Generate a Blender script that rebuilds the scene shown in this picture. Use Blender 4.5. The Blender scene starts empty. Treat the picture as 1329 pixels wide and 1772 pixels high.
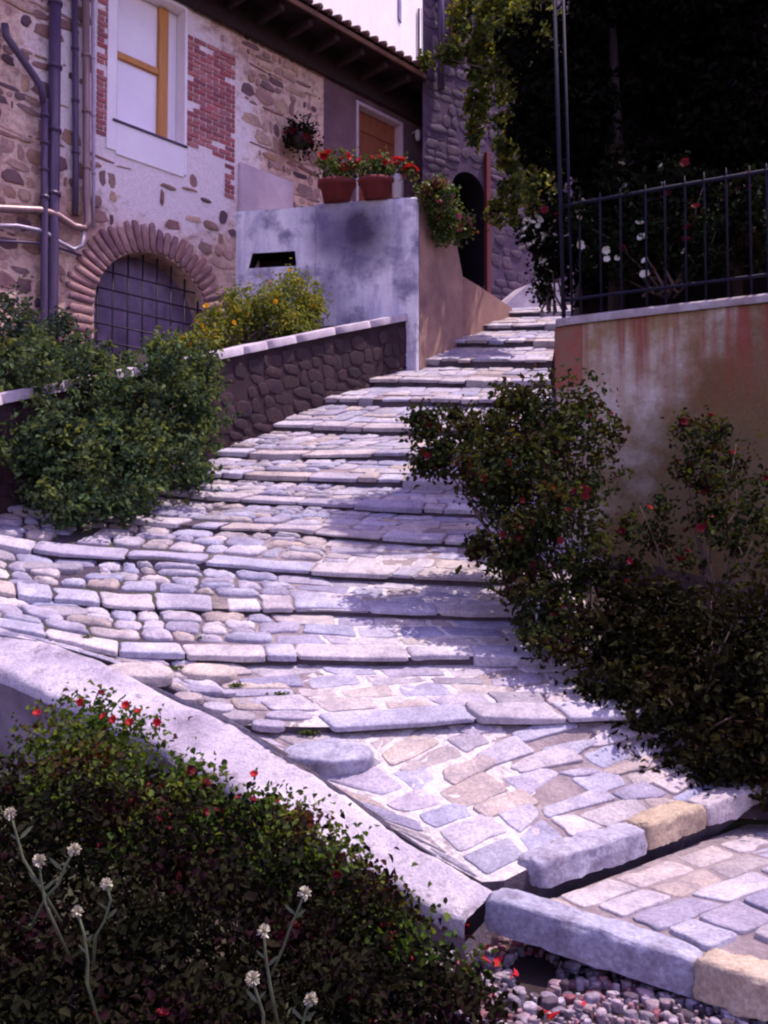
import bpy, math, random
import numpy as np
from mathutils import Vector, noise as mnoise

random.seed(7)
rng = np.random.default_rng(11)
R = math.radians
S = bpy.context.scene
COL = S.collection

# ------------------------------------------------------------------ camera, sky, sun, exposure
F, CX, CY, EYE = 1600.0, 664.5, 886.0, 1.6          # focal length in photo pixels, picture centre, eye height
HOR = 960.0                                          # eye-level row of the photograph
PITCH = math.atan((HOR - CY) / F)
cam = bpy.data.objects.new('camera', bpy.data.cameras.new('camera'))
COL.objects.link(cam)
cam.location = (0, 0, EYE)
cam.rotation_euler = (math.pi / 2 + PITCH, 0, 0)
cam.data.sensor_fit = 'HORIZONTAL'
cam.data.sensor_width = 36
cam.data.lens = 36 * F / 1329
cam.data.clip_end = 2000
S.camera = cam

SUN_EL, SUN_AZ = R(70.5), math.atan2(.97, .24)
w = bpy.data.worlds.new('World')
S.world = w
w.use_nodes = True
nt = w.node_tree
bg = nt.nodes['Background']
sky = nt.nodes.new('ShaderNodeTexSky')
sky.sky_type = 'NISHITA'
sky.sun_disc = False
sky.sun_elevation = SUN_EL
sky.sun_rotation = SUN_AZ
tint = nt.nodes.new('ShaderNodeMix')
tint.data_type = 'RGBA'
tint.blend_type = 'MULTIPLY'
tint.inputs[0].default_value = 1
tint.inputs[7].default_value = (1.25, .80, 1.08, 1)
nt.links.new(sky.outputs[0], tint.inputs[6])
nt.links.new(tint.outputs[2], bg.inputs[0])
bg.inputs[1].default_value = .15
sl = bpy.data.lights.new('sun', 'SUN')
sl.energy = 2.9
sl.angle = R(.6)
sl.color = (1, .87, .84)
so = bpy.data.objects.new('sun', sl)
COL.objects.link(so)
sd = Vector((math.sin(SUN_AZ) * math.cos(SUN_EL), math.cos(SUN_AZ) * math.cos(SUN_EL), math.sin(SUN_EL)))
so.rotation_euler = sd.to_track_quat('Z', 'Y').to_euler()
so.location = sd * 60
S.view_settings.view_transform = 'Standard'
S.view_settings.look = 'None'
S.view_settings.exposure = 1.02
S.view_settings.gamma = 1
S.render.engine = 'CYCLES'
S.cycles.filter_width = 2.2
S.cycles.max_bounces = 6

# ------------------------------------------------------------------ helpers
def V(*a): return np.array(a, float)
def nz(p, sc, seed=0): return mnoise.fractal(Vector((p[0] * sc + seed, p[1] * sc, p[2] * sc)), .8, 2.1, 4)
def unit(v): return v / (np.linalg.norm(v) + 1e-12)

def at(px, py, d):
    """the place at depth d (metres straight ahead) seen at photo pixel px,py; height from eye level"""
    c, s = math.cos(PITCH), math.sin(PITCH)
    a, b = (px - CX) / F, -(py - CY) / F
    dy, dz = c - b * s, s + b * c
    return V(a / dy * d, d, EYE + dz / dy * d)

class Frame:
    def __init__(f, o, u, v, n): f.o, f.u, f.v, f.n = V(*o), unit(V(*u)), unit(V(*v)), unit(V(*n))
    def p(f, a, b, c=0): return f.o + f.u * a + f.v * b + f.n * c

class Wall:
    """upright plane through o (x, y) along u (x, y); n faces the viewer; coordinates s (along), z (height), k (out of the wall)"""
    def __init__(f, o, u):
        f.o = V(o[0], o[1], 0); f.u = unit(V(u[0], u[1], 0)); f.n = V(f.u[1], -f.u[0], 0)
        if np.dot(f.n, f.o) > 0: f.n = -f.n
        f.v = V(0, 0, 1)
    def p(f, s, z, k=0): return f.o + f.u * s + f.v * z + f.n * k
    def sz(f, px, py, k=0):
        r = at(px, py, 1.0) - V(0, 0, EYE)
        o = f.o + f.n * k
        t = np.dot(o - V(0, 0, 0), f.n) / np.dot(r, f.n)
        q = V(0, 0, EYE) + r * t
        return np.dot(q - o, f.u), q[2]

WORLD = {}
class MB:
    def __init__(b): b.v, b.f, b.r = [], [], []
    def face(b, pts, r=None):
        i = len(b.v); b.v += [tuple(p) for p in pts]; b.f.append(tuple(range(i, i + len(pts)))); b.r.append(random.random() if r is None else r)
    def box(b, fr, a0, a1, b0, b1, c0, c1, r=None, bev=.006):
        r = random.random() if r is None else r
        e = min(bev, (a1 - a0) * .3, (b1 - b0) * .3, (c1 - c0) * .3)
        i = len(b.v); k = {}
        # chamfered box: 24 corners, one triple per corner
        for x in (0, 1):
            for y in (0, 1):
                for z in (0, 1):
                    P = [(a0, a1)[x], (b0, b1)[y], (c0, c1)[z]]
                    Q = [(a0 + e, a1 - e)[x], (b0 + e, b1 - e)[y], (c0 + e, c1 - e)[z]]
                    for ax in range(3):
                        q = list(Q); q[ax] = P[ax]
                        k[(x, y, z, ax)] = len(b.v); b.v.append(tuple(fr.p(*q)))
        fs = []
        for ax in range(3):
            o1, o2 = [(1, 2), (2, 0), (0, 1)][ax]
            for sgn in (0, 1):
                loop = []
                for (p, q) in ((0, 0), (1, 0), (1, 1), (0, 1)):
                    c = [0, 0, 0]; c[ax] = sgn; c[o1] = p; c[o2] = q
                    loop.append(k[(c[0], c[1], c[2], ax)])
                fs.append(tuple(loop if sgn else loop[::-1]))
        for ax in range(3):
            o1, o2 = [(1, 2), (2, 0), (0, 1)][ax]
            for p in (0, 1):
                for q in (0, 1):
                    c0_ = [0, 0, 0]; c0_[o1] = p; c0_[o2] = q; c1_ = list(c0_); c1_[ax] = 1
                    fs.append((k[tuple(c0_) + (o1,)], k[tuple(c1_) + (o1,)], k[tuple(c1_) + (o2,)], k[tuple(c0_) + (o2,)]))
        for x in (0, 1):
            for y in (0, 1):
                for z in (0, 1): fs.append((k[(x, y, z, 0)], k[(x, y, z, 1)], k[(x, y, z, 2)]))
        b.f += fs; b.r += [r] * len(fs)
    def stone(b, fr, a, c, wd, ht, th, sq=3.0, n=12, jit=.06, sink=.03, crown=.12, rot=0, r=None, shear=0, soft=.62):
        """one dressed or rounded stone lying on a frame: a,c centre; wd,ht size; th height above the surface"""
        r = random.random() if r is None else r
        i = len(b.v); ph = random.random() * 6.28
        an = [2 * math.pi * (j + .5 * random.random() * (jit > 0)) / n for j in range(n)]
        rad = [1 + jit * (random.random() * 2 - 1) for _ in an]
        cr, sr = math.cos(rot), math.sin(rot)
        tilt = ((random.random() - .5) * th * .35, (random.random() - .5) * th * .35)
        for (sc, hh) in ((1, -sink), (1, th * soft), (.955, th * (.55 + .45 * soft)), (.86 - .25 * (1 - soft), th)):
            for t, q in zip(an, rad):
                ct, st = math.cos(t), math.sin(t)
                m = (abs(ct) ** sq + abs(st) ** sq) ** (-1 / sq) * q
                x, y = ct * m * wd / 2, st * m * ht / 2
                red = min(wd, ht) * .5 * (1 - sc)
                L = math.hypot(x, y) + 1e-9
                x *= (L - red) / L; y *= (L - red) / L
                x += shear * y
                z = hh + (tilt[0] * x / wd + tilt[1] * y / ht if hh > 0 else 0)
                b.v.append(tuple(fr.p(a + x * cr - y * sr, c + x * sr + y * cr, z)))
        b.v.append(tuple(fr.p(a, c, th * (1 + crown))))
        for k in range(3):
            for j in range(n):
                p, q = i + k * n + j, i + k * n + (j + 1) % n
                b.f.append((p, q, q + n, p + n)); b.r.append(r)
        for j in range(n):
            b.f.append((i + 3 * n + j, i + 3 * n + (j + 1) % n, i + 4 * n)); b.r.append(r)
    def slab(b, C, mp, gap, th, sink=.04, cut=.22, edge=.012, crown=.004, jit=.008, r=None):
        """a stone filling the quad C (flat coordinates) less its joint; mp(a, c, h) puts it in place"""
        r = random.random() if r is None else r
        C = [np.array(q, float) for q in C]; ce = sum(C) / len(C); n4 = len(C)
        Q = []
        for q in C:
            d = ce - q; L = np.linalg.norm(d); Q.append(q + d / L * min(gap * .7, L * .4))
        pts = []
        for k in range(n4):
            p, q, nx = Q[k - 1], Q[k], Q[(k + 1) % n4]
            f1, f2 = cut * random.uniform(.3, 1.2), cut * random.uniform(.3, 1.2)
            m1, m2 = q + (p - q) * min(f1, .45) * min(1, .12 / (np.linalg.norm(p - q) + 1e-6) + .2), q + (nx - q) * min(f2, .45) * min(1, .12 / (np.linalg.norm(nx - q) + 1e-6) + .2)
            pts += [m1, m1 * .25 + m2 * .25 + q * .5, m2]
            L = np.linalg.norm(nx - q)
            for t in ((.5,) if L < .25 else (.35, .65)): pts.append(q * (1 - t) + nx * t + rng.normal(0, jit * .6, 2))
        n = len(pts); i = len(b.v); tl = rng.normal(0, .012, 2)
        size = min(np.linalg.norm(Q[0] - Q[1]), np.linalg.norm(Q[1] - Q[2])) if n4 > 2 else .1
        e = min(edge, size * .2)
        for ins, hh, nz in ((0, -sink, 0), (0, th - e * .7, .0), (e * .35, th - e * .22, .001), (e * 1.1, th, .0015), (size * .28, th + crown, .003)):
            for p in pts:
                d = ce - p; L = np.linalg.norm(d); p2 = p + d / L * min(ins, L * .8)
                h = hh + (float(np.dot(p2 - ce, tl)) if hh > 0 else 0) + (random.gauss(0, nz) if nz else 0)
                b.v.append(tuple(mp(p2[0], p2[1], h)))
        b.v.append(tuple(mp(ce[0], ce[1], th + crown)))
        for k in range(4):
            for j in range(n):
                p, q = i + k * n + j, i + k * n + (j + 1) % n
                b.f.append((p, q, q + n, p + n)); b.r.append(r)
        for j in range(n): b.f.append((i + 4 * n + j, i + 4 * n + (j + 1) % n, i + 5 * n)); b.r.append(r)
    def tube(b, pts, rad, n=8, r=None, cap=True):
        r = random.random() if r is None else r
        pts = [V(*p) for p in pts]; m = len(pts)
        rad = [rad] * m if np.isscalar(rad) else rad
        i = len(b.v); up = None
        for k, p in enumerate(pts):
            t = unit(pts[min(k + 1, m - 1)] - pts[max(k - 1, 0)])
            if up is None: up = unit(np.cross(t, V(.31, .2, .93) if abs(t[2]) < .9 else V(1, .1, 0)))
            s = unit(np.cross(t, up)); up = unit(np.cross(s, t))
            for j in range(n):
                a = 2 * math.pi * j / n
                b.v.append(tuple(p + (s * math.cos(a) + up * math.sin(a)) * rad[k]))
        for k in range(m - 1):
            for j in range(n):
                p, q = i + k * n + j, i + k * n + (j + 1) % n
                b.f.append((p, q, q + n, p + n)); b.r.append(r)
        if cap:
            b.f.append(tuple(range(i + n - 1, i - 1, -1))); b.r.append(r)
            b.f.append(tuple(range(i + (m - 1) * n, i + m * n))); b.r.append(r)
    def grid(b, P, r=None):
        """P[i][j] points -> quads"""
        i0 = len(b.v); m, n = len(P), len(P[0])
        for row in P: b.v += [tuple(q) for q in row]
        for i in range(m - 1):
            for j in range(n - 1):
                b.f.append((i0 + i * n + j, i0 + i * n + j + 1, i0 + (i + 1) * n + j + 1, i0 + (i + 1) * n + j)); b.r.append(.5 if r is None else r)
    def build(b, name, m, parent=None, smooth=False, loc=None):
        v = np.array(b.v, float)
        if parent is not None: o = WORLD[parent.name]
        elif loc is not None: o = V(*loc)
        else: o = V((v[:, 0].min() + v[:, 0].max()) / 2, (v[:, 1].min() + v[:, 1].max()) / 2, v[:, 2].min())
        me = bpy.data.meshes.new(name)
        me.from_pydata((v - o).tolist(), [], b.f)
        at_ = me.attributes.new('rnd', 'FLOAT', 'FACE')
        at_.data.foreach_set('value', np.array(b.r, np.float32))
        if smooth: me.polygons.foreach_set('use_smooth', np.ones(len(b.f), bool))
        me.materials.append(m)
        me.update()
        return link(name, me, parent, o)

def link(name, me, parent=None, o=(0, 0, 0)):
    ob = bpy.data.objects.new(name, me); COL.objects.link(ob)
    if parent is not None: ob.parent = parent
    else: ob.location = tuple(o)
    WORLD[ob.name] = V(*o)
    return ob

def tag(o, label=None, cat=None, group=None, kind=None):
    if label: o['label'] = label
    if cat: o['category'] = cat
    if group: o['group'] = group
    if kind: o['kind'] = kind
    return o

def thing(name, loc, label, cat, group=None):
    return tag(link(name, None, None, V(*loc)), label, cat, group)

# ------------------------------------------------------------------ materials
def ramp(nt, stops, src):
    n = nt.nodes.new('ShaderNodeValToRGB')
    e = n.color_ramp.elements
    while len(e) < len(stops): e.new(.5)
    for k, (p, c) in enumerate(stops):
        e[k].position = p; e[k].color = (*c, 1)
    nt.links.new(src, n.inputs[0]); return n.outputs[0]
def mix(nt, fac, a, b, mode='MIX'):
    n = nt.nodes.new('ShaderNodeMix'); n.data_type = 'RGBA'; n.blend_type = mode
    for k, x in ((0, fac), (6, a), (7, b)):
        if isinstance(x, (int, float)): n.inputs[k].default_value = x
        elif isinstance(x, tuple): n.inputs[k].default_value = (*x, 1)
        else: nt.links.new(x, n.inputs[k])
    return n.outputs[2]
def noise(nt, scale, detail=5, rough=.6, vec=None):
    n = nt.nodes.new('ShaderNodeTexNoise')
    n.inputs['Scale'].default_value = scale; n.inputs['Detail'].default_value = detail; n.inputs['Roughness'].default_value = rough
    if vec is None:
        g = nt.nodes.new('ShaderNodeTexCoord'); vec = g.outputs['Object']
    nt.links.new(vec, n.inputs['Vector']); return n.outputs[0]
def stretch(nt, sx, sy, sz):
    g = nt.nodes.new('ShaderNodeTexCoord'); m = nt.nodes.new('ShaderNodeMapping')
    m.inputs['Scale'].default_value = (sx, sy, sz)
    nt.links.new(g.outputs['Object'], m.inputs[0]); return m.outputs[0]
def math_(nt, op, a, b=0.0, clamp=False):
    n = nt.nodes.new('ShaderNodeMath'); n.operation = op; n.use_clamp = clamp
    for k, x in enumerate((a, b)):
        if isinstance(x, (int, float)): n.inputs[k].default_value = x
        else: nt.links.new(x, n.inputs[k])
    return n.outputs[0]
def newmat(name, rough=.8, spec=.3):
    m = bpy.data.materials.new(name); m.use_nodes = True
    p = m.node_tree.nodes['Principled BSDF']
    p.inputs['Roughness'].default_value = rough
    p.inputs['Specular IOR Level'].default_value = spec
    return m, m.node_tree, p
def bump(nt, p, h, strength=.4, dist=.02):
    n = nt.nodes.new('ShaderNodeBump'); n.inputs['Strength'].default_value = strength; n.inputs['Distance'].default_value = dist
    nt.links.new(h, n.inputs['Height']); nt.links.new(n.outputs[0], p.inputs['Normal'])
def attr(nt):
    n = nt.nodes.new('ShaderNodeAttribute'); n.attribute_name = 'rnd'; return n.outputs['Fac']

def stone_mat(name, cols, stain=(.10, .07, .10), amt=.5, rough=.75, scale=9):
    m, nt, p = newmat(name, rough)
    n = len(cols)
    base = ramp(nt, [(k / (n - 1), c) for k, c in enumerate(cols)], attr(nt))
    f = noise(nt, scale, 6, .65)
    f2 = noise(nt, scale * 6, 5, .7)
    c = mix(nt, math_(nt, 'MULTIPLY', ramp(nt, [(.42, (0, 0, 0)), (.72, (1, 1, 1))], f), amt), base, stain)
    c = mix(nt, .5, c, ramp(nt, [(.32, (.30, .28, .34)), (.66, (1.45, 1.45, 1.45))], f2), 'MULTIPLY')
    f3 = noise(nt, scale * .28, 4, .6)
    c = mix(nt, .45, c, ramp(nt, [(.35, (.5, .46, .52)), (.65, (1.25, 1.22, 1.2))], f3), 'MULTIPLY')
    nt.links.new(c, p.inputs['Base Color'])
    bump(nt, p, math_(nt, 'ADD', f, math_(nt, 'MULTIPLY', f2, .5)), .55, .02)
    return m
def plain(name, c, c2=None, scale=6, rough=.7, metal=0, strength=.2, vec=None):
    m, nt, p = newmat(name, rough)
    v = stretch(nt, *vec) if vec else None
    f = noise(nt, scale, 6, .65, v)
    c2 = c2 or tuple(x * .6 for x in c)
    nt.links.new(ramp(nt, [(.3, c2), (.7, c)], f), p.inputs['Base Color'])
    p.inputs['Metallic'].default_value = metal
    bump(nt, p, noise(nt, scale * 8, 5, .7, v), strength, .01)
    return m
def leaf_mat(name, cols, trans=.3, rough=.5, spec=.2):
    m, nt, p = newmat(name, rough, spec)
    n = len(cols)
    base = ramp(nt, [(k / (n - 1), c) for k, c in enumerate(cols)], attr(nt))
    nt.links.new(base, p.inputs['Base Color'])
    t = nt.nodes.new('ShaderNodeBsdfTranslucent')
    nt.links.new(mix(nt, 1.0, base, (1.5, 1.25, .6), 'MULTIPLY'), t.inputs[0])
    x = nt.nodes.new('ShaderNodeMixShader'); x.inputs[0].default_value = trans
    nt.links.new(p.outputs[0], x.inputs[1]); nt.links.new(t.outputs[0], x.inputs[2])
    nt.links.new(x.outputs[0], nt.nodes['Material Output'].inputs[0])
    return m

M = {}
M['cobble'] = stone_mat('cobble_stone', [(.26, .25, .34), (.44, .40, .45), (.32, .33, .44), (.50, .43, .36), (.38, .38, .47), (.54, .50, .52), (.42, .35, .30), (.30, .30, .36)], (.16, .13, .20), .55)
M['kerb'] = stone_mat('kerb_stone', [(.36, .34, .43), (.52, .46, .43), (.40, .40, .50), (.56, .53, .56), (.46, .39, .35)], (.18, .15, .22), .5)
M['tan_stone'] = stone_mat('tan_stone', [(.45, .36, .24), (.52, .43, .32)], (.2, .13, .1), .5)
M['blue_stone'] = stone_mat('blue_stone', [(.34, .35, .44), (.42, .41, .48)], (.12, .09, .13), .85, scale=7)
M['rubble'] = stone_mat('rubble_stone', [(.08, .04, .06), (.48, .29, .18), (.60, .42, .27), (.14, .08, .10), (.54, .35, .27), (.28, .14, .12), (.68, .50, .36), (.40, .23, .18), (.11, .06, .08)], (.12, .06, .08), .5)
M['brick'] = stone_mat('red_brick', [(.40, .09, .10), (.50, .15, .15), (.30, .08, .10), (.56, .24, .22), (.44, .12, .12)], (.20, .06, .08), .4)
M['arch_brick'] = stone_mat('arch_brick', [(.34, .19, .18), (.46, .29, .25), (.26, .14, .16), (.40, .22, .18)], (.12, .06, .08), .45)
M['dark_rubble'] = stone_mat('dark_rubble', [(.03, .014, .020), (.055, .026, .034), (.042, .018, .028), (.05, .026, .024)], (.02, .01, .02), .6)
M['tower_rubble'] = stone_mat('tower_rubble', [(.07, .045, .075), (.13, .085, .125), (.10, .06, .10), (.15, .095, .12)], (.04, .02, .05), .6)
M['pebble'] = stone_mat('pebbles', [(.10, .07, .10), (.42, .37, .44), (.055, .035, .05), (.56, .52, .57), (.26, .19, .20), (.36, .27, .30), (.48, .42, .46), (.34, .10, .13), (.08, .05, .06)], (.06, .035, .05), .7, scale=20)

def mortar_path():
    m, nt, p = newmat('path_mortar', .9)
    g = nt.nodes.new('ShaderNodeNewGeometry'); sx = nt.nodes.new('ShaderNodeSeparateXYZ'); nt.links.new(g.outputs['Position'], sx.inputs[0])
    f = noise(nt, 3.5, 5, .65); f2 = noise(nt, 30, 5, .7)
    x = math_(nt, 'ADD', sx.outputs[0], math_(nt, 'MULTIPLY', math_(nt, 'SUBTRACT', f, .5), .9))
    # the strip down the middle was re-pointed with pale lime mortar
    d = math_(nt, 'ABSOLUTE', math_(nt, 'SUBTRACT', x, .12))
    strip = math_(nt, 'MULTIPLY', math_(nt, 'LESS_THAN', d, .62), math_(nt, 'LESS_THAN', math_(nt, 'ADD', sx.outputs[1], math_(nt, 'MULTIPLY', f, 2.0)), 9.0))
    soil = ramp(nt, [(.3, (.20, .15, .17)), (.55, (.32, .26, .27)), (.75, (.42, .34, .32))], f)
    lf = math_(nt, 'MULTIPLY', math_(nt, 'ADD', math_(nt, 'MULTIPLY', x, -1.0), -.9), 1.6, True)
    soil = mix(nt, lf, soil, mix(nt, ramp(nt, [(.45, (0, 0, 0)), (.6, (1, 1, 1))], noise(nt, 7, 4, .6)), (.08, .055, .085), (.06, .065, .035)))
    c = mix(nt, math_(nt, 'MULTIPLY', strip, ramp(nt, [(.30, (.15, .15, .15)), (.48, (1, 1, 1))], noise(nt, 11, 5, .7))), soil, mix(nt, f2, (.44, .38, .38), (.84, .80, .80)))
    c = mix(nt, .3, c, ramp(nt, [(.3, (.2, .2, .2)), (.7, (1.5, 1.5, 1.5))], f2), 'MULTIPLY')
    nt.links.new(c, p.inputs['Base Color']); bump(nt, p, f2, .9, .03)
    return m
M['path_mortar'] = mortar_path()
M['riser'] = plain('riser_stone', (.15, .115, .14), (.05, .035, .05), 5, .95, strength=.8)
M['lime'] = plain('lime_plaster_cap', (.58, .52, .57), (.32, .26, .32), 3.5, .85, strength=.4)
def old_cap():
    m, nt, p = newmat('weathered_cap', .95)
    f = noise(nt, 2.2, 6, .65); f2 = noise(nt, 9, 6, .7); fine = noise(nt, 60, 5, .75)
    c = ramp(nt, [(.30, (.28, .24, .31)), (.46, (.54, .48, .57)), (.64, (.76, .70, .75))], f)
    c = mix(nt, math_(nt, 'MULTIPLY', ramp(nt, [(.52, (0, 0, 0)), (.66, (1, 1, 1))], f2), .6), c, (.15, .11, .15))
    c = mix(nt, .45, c, ramp(nt, [(.3, (.35, .35, .35)), (.7, (1.45, 1.45, 1.45))], fine), 'MULTIPLY')
    nt.links.new(c, p.inputs['Base Color']); bump(nt, p, math_(nt, 'ADD', f2, fine), .8, .03)
    return m
M['old_cap'] = old_cap()
M['old_face'] = plain('old_wall_face', (.26, .22, .26), (.10, .07, .09), 3, .95, strength=.8)
def house_mortar():
    m, nt, p = newmat('wall_mortar', .92)
    f = noise(nt, 1.6, 6, .65); f2 = noise(nt, 7, 6, .7); fine = noise(nt, 45, 5, .75)
    c = ramp(nt, [(.30, (.42, .23, .20)), (.48, (.76, .51, .40)), (.70, (.90, .68, .50))], f)
    c = mix(nt, ramp(nt, [(.48, (0, 0, 0)), (.70, (.8, .8, .8))], f2), c, (.24, .13, .15))
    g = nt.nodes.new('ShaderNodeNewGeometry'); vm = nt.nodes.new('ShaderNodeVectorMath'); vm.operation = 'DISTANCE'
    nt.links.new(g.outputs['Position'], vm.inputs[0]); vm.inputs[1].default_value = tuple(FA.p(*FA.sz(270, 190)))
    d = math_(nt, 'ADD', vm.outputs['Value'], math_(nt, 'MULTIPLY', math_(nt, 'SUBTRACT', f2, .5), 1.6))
    c = mix(nt, ramp(nt, [(.75, (1, 1, 1)), (1.0, (0, 0, 0))], math_(nt, 'MULTIPLY', d, .50)), c, (.95, .84, .83))  # bright glow round the window, painted into the mortar colour
    c = mix(nt, .4, c, ramp(nt, [(.3, (.4, .4, .4)), (.7, (1.4, 1.4, 1.4))], fine), 'MULTIPLY')
    nt.links.new(c, p.inputs['Base Color']); bump(nt, p, math_(nt, 'ADD', f2, math_(nt, 'MULTIPLY', fine, .5)), .9, .04)
    return m
FA = Wall((-2.13, 13.45), (.688, .725))
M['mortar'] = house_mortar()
M['dark_mortar'] = plain('dark_mortar', (.045, .022, .03), (.022, .010, .016), 4, .95, strength=.6)
M['tower_mortar'] = plain('tower_mortar', (.14, .09, .14), (.07, .04, .08), 2.5, .95, strength=.6)
M['brick_joint'] = plain('brick_joint', (.62, .44, .44), (.46, .28, .28), 5, .9, strength=.4)
M['plaster'] = plain('white_plaster', (.92, .88, .88), (.82, .74, .78), 2.5, .85, strength=.2)
M['pink_plaster'] = plain('pinkish_plaster', (.64, .52, .55), (.46, .35, .40), 3, .9, strength=.3)
M['brown_plaster'] = plain('brown_plaster', (.21, .12, .13), (.11, .06, .08), 2.2, .9, strength=.4)
M['wood'] = plain('oiled_wood', (.62, .29, .07), (.42, .17, .04), 4, .45, strength=.2, vec=(6, 6, .6))
M['door_wood'] = plain('door_wood', (.36, .11, .05), (.20, .06, .03), 5, .5, strength=.3, vec=(10, 10, .5))
M['dark_wood'] = plain('dark_wood', (.035, .018, .016), (.015, .008, .01), 4, .7, strength=.3, vec=(6, 6, .6))
M['pane'] = plain('curtained_pane', (.92, .87, .90), (.84, .78, .84), 3, .15, strength=.03)
M['old_pane'] = plain('dusty_pane', (.30, .22, .34), (.13, .08, .15), 3, .25, strength=.1)
M['iron'] = plain('wrought_iron', (.022, .018, .035), (.012, .008, .018), 12, .5, 0, strength=.3)
M['rail_iron'] = plain('painted_railing', (.010, .009, .028), (.005, .004, .012), 12, .75, 0, strength=.3)
M['zinc'] = plain('purple_grey_pipe', (.10, .065, .12), (.06, .035, .08), 5, .4, 0, strength=.2, vec=(3, 3, .5))
M['copper'] = plain('copper_pipe', (.34, .22, .20), (.20, .12, .13), 5, .38, .3, strength=.2, vec=(3, 3, .5))
M['pale_pipe'] = plain('pale_pipe', (.44, .38, .46), (.28, .22, .30), 5, .4, .1, strength=.2)
M['terracotta'] = plain('terracotta', (.20, .035, .03), (.11, .018, .02), 8, .8, strength=.3)
M['pot_white'] = plain('glazed_pot', (.72, .66, .70), (.55, .48, .52), 5, .4, strength=.1)
M['tile'] = plain('roof_tile', (.15, .065, .05), (.07, .03, .03), 4, .85, strength=.5)
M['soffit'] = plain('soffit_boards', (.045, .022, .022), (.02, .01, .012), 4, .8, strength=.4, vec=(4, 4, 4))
M['fascia'] = plain('fascia_board', (.20, .09, .045), (.09, .04, .025), 4, .7, strength=.3)
M['soil'] = plain('garden_soil', (.05, .032, .03), (.02, .012, .015), 5, 1, strength=1)
M['grass_ground'] = plain('ground_cover', (.05, .06, .025), (.03, .02, .02), 1.5, 1, strength=1)
M['void'] = plain('dark_interior', (.01, .006, .01), (.006, .003, .006), 3, 1)
M['sky_block'] = plain('sky_block_wall', (.020, .009, .012), (.010, .004, .007), 1.5, .95, strength=.5)
M['white_house'] = plain('far_white_plaster', (.90, .86, .84), (.80, .72, .70), 1.2, .85, strength=.2)
M['purple_house'] = plain('far_purple_render', (.20, .13, .22), (.12, .07, .14), 1.5, .9, strength=.3)
M['stem'] = plain('green_brown_stem', (.16, .11, .09), (.08, .05, .05), 9, .8)
M['pale_stem'] = plain('pale_grey_stem', (.15, .18, .10), (.07, .08, .05), 14, .8)
M['pale_head'] = plain('cream_flower_head', (.66, .62, .46), (.46, .42, .30), 20, .9, strength=.8)

def terrace_mat():
    m, nt, p = newmat('stained_white_plaster', .85)
    f = noise(nt, 1.7, 6, .6); drip = noise(nt, 1.0, 5, .65, stretch(nt, 4.5, 4.5, .8)); fine = noise(nt, 22, 5, .7)
    c = mix(nt, ramp(nt, [(.42, (0, 0, 0)), (.62, (1, 1, 1))], drip), (.92, .88, .90), (.58, .56, .68))
    c = mix(nt, math_(nt, 'MULTIPLY', ramp(nt, [(.47, (0, 0, 0)), (.60, (1, 1, 1))], f), .8), c, (.15, .13, .24))
    # the big damp patch under the flower pots
    g = nt.nodes.new('ShaderNodeNewGeometry'); vm = nt.nodes.new('ShaderNodeVectorMath'); vm.operation = 'DISTANCE'
    nt.links.new(g.outputs['Position'], vm.inputs[0]); vm.inputs[1].default_value = tuple(at(618, 398, 12.95))
    dd = math_(nt, 'ADD', vm.outputs['Value'], math_(nt, 'MULTIPLY', math_(nt, 'SUBTRACT', f, .5), .9))
    c = mix(nt, math_(nt, 'MULTIPLY', ramp(nt, [(.18, (1, 1, 1)), (.75, (0, 0, 0))], dd), .95), c, (.05, .03, .07))
    for (px, py, r0, r1, am) in ((568, 420, .02, .38, .7), (572, 510, .02, .42, .65), (560, 372, .05, .5, .5)):
        vm = nt.nodes.new('ShaderNodeVectorMath'); vm.operation = 'DISTANCE'
        nt.links.new(g.outputs['Position'], vm.inputs[0]); vm.inputs[1].default_value = tuple(at(px, py, 13.15))
        dd = math_(nt, 'ADD', vm.outputs['Value'], math_(nt, 'MULTIPLY', math_(nt, 'SUBTRACT', drip, .5), .7))
        c = mix(nt, math_(nt, 'MULTIPLY', ramp(nt, [(r0, (1, 1, 1)), (r1, (0, 0, 0))], dd), am), c, (.13, .10, .20))
    c = mix(nt, .2, c, ramp(nt, [(.3, (.5, .5, .5)), (.7, (1.4, 1.4, 1.4))], fine), 'MULTIPLY')
    nt.links.new(c, p.inputs['Base Color']); bump(nt, p, fine, .35, .01)
    return m
M['terrace'] = terrace_mat()
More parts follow.
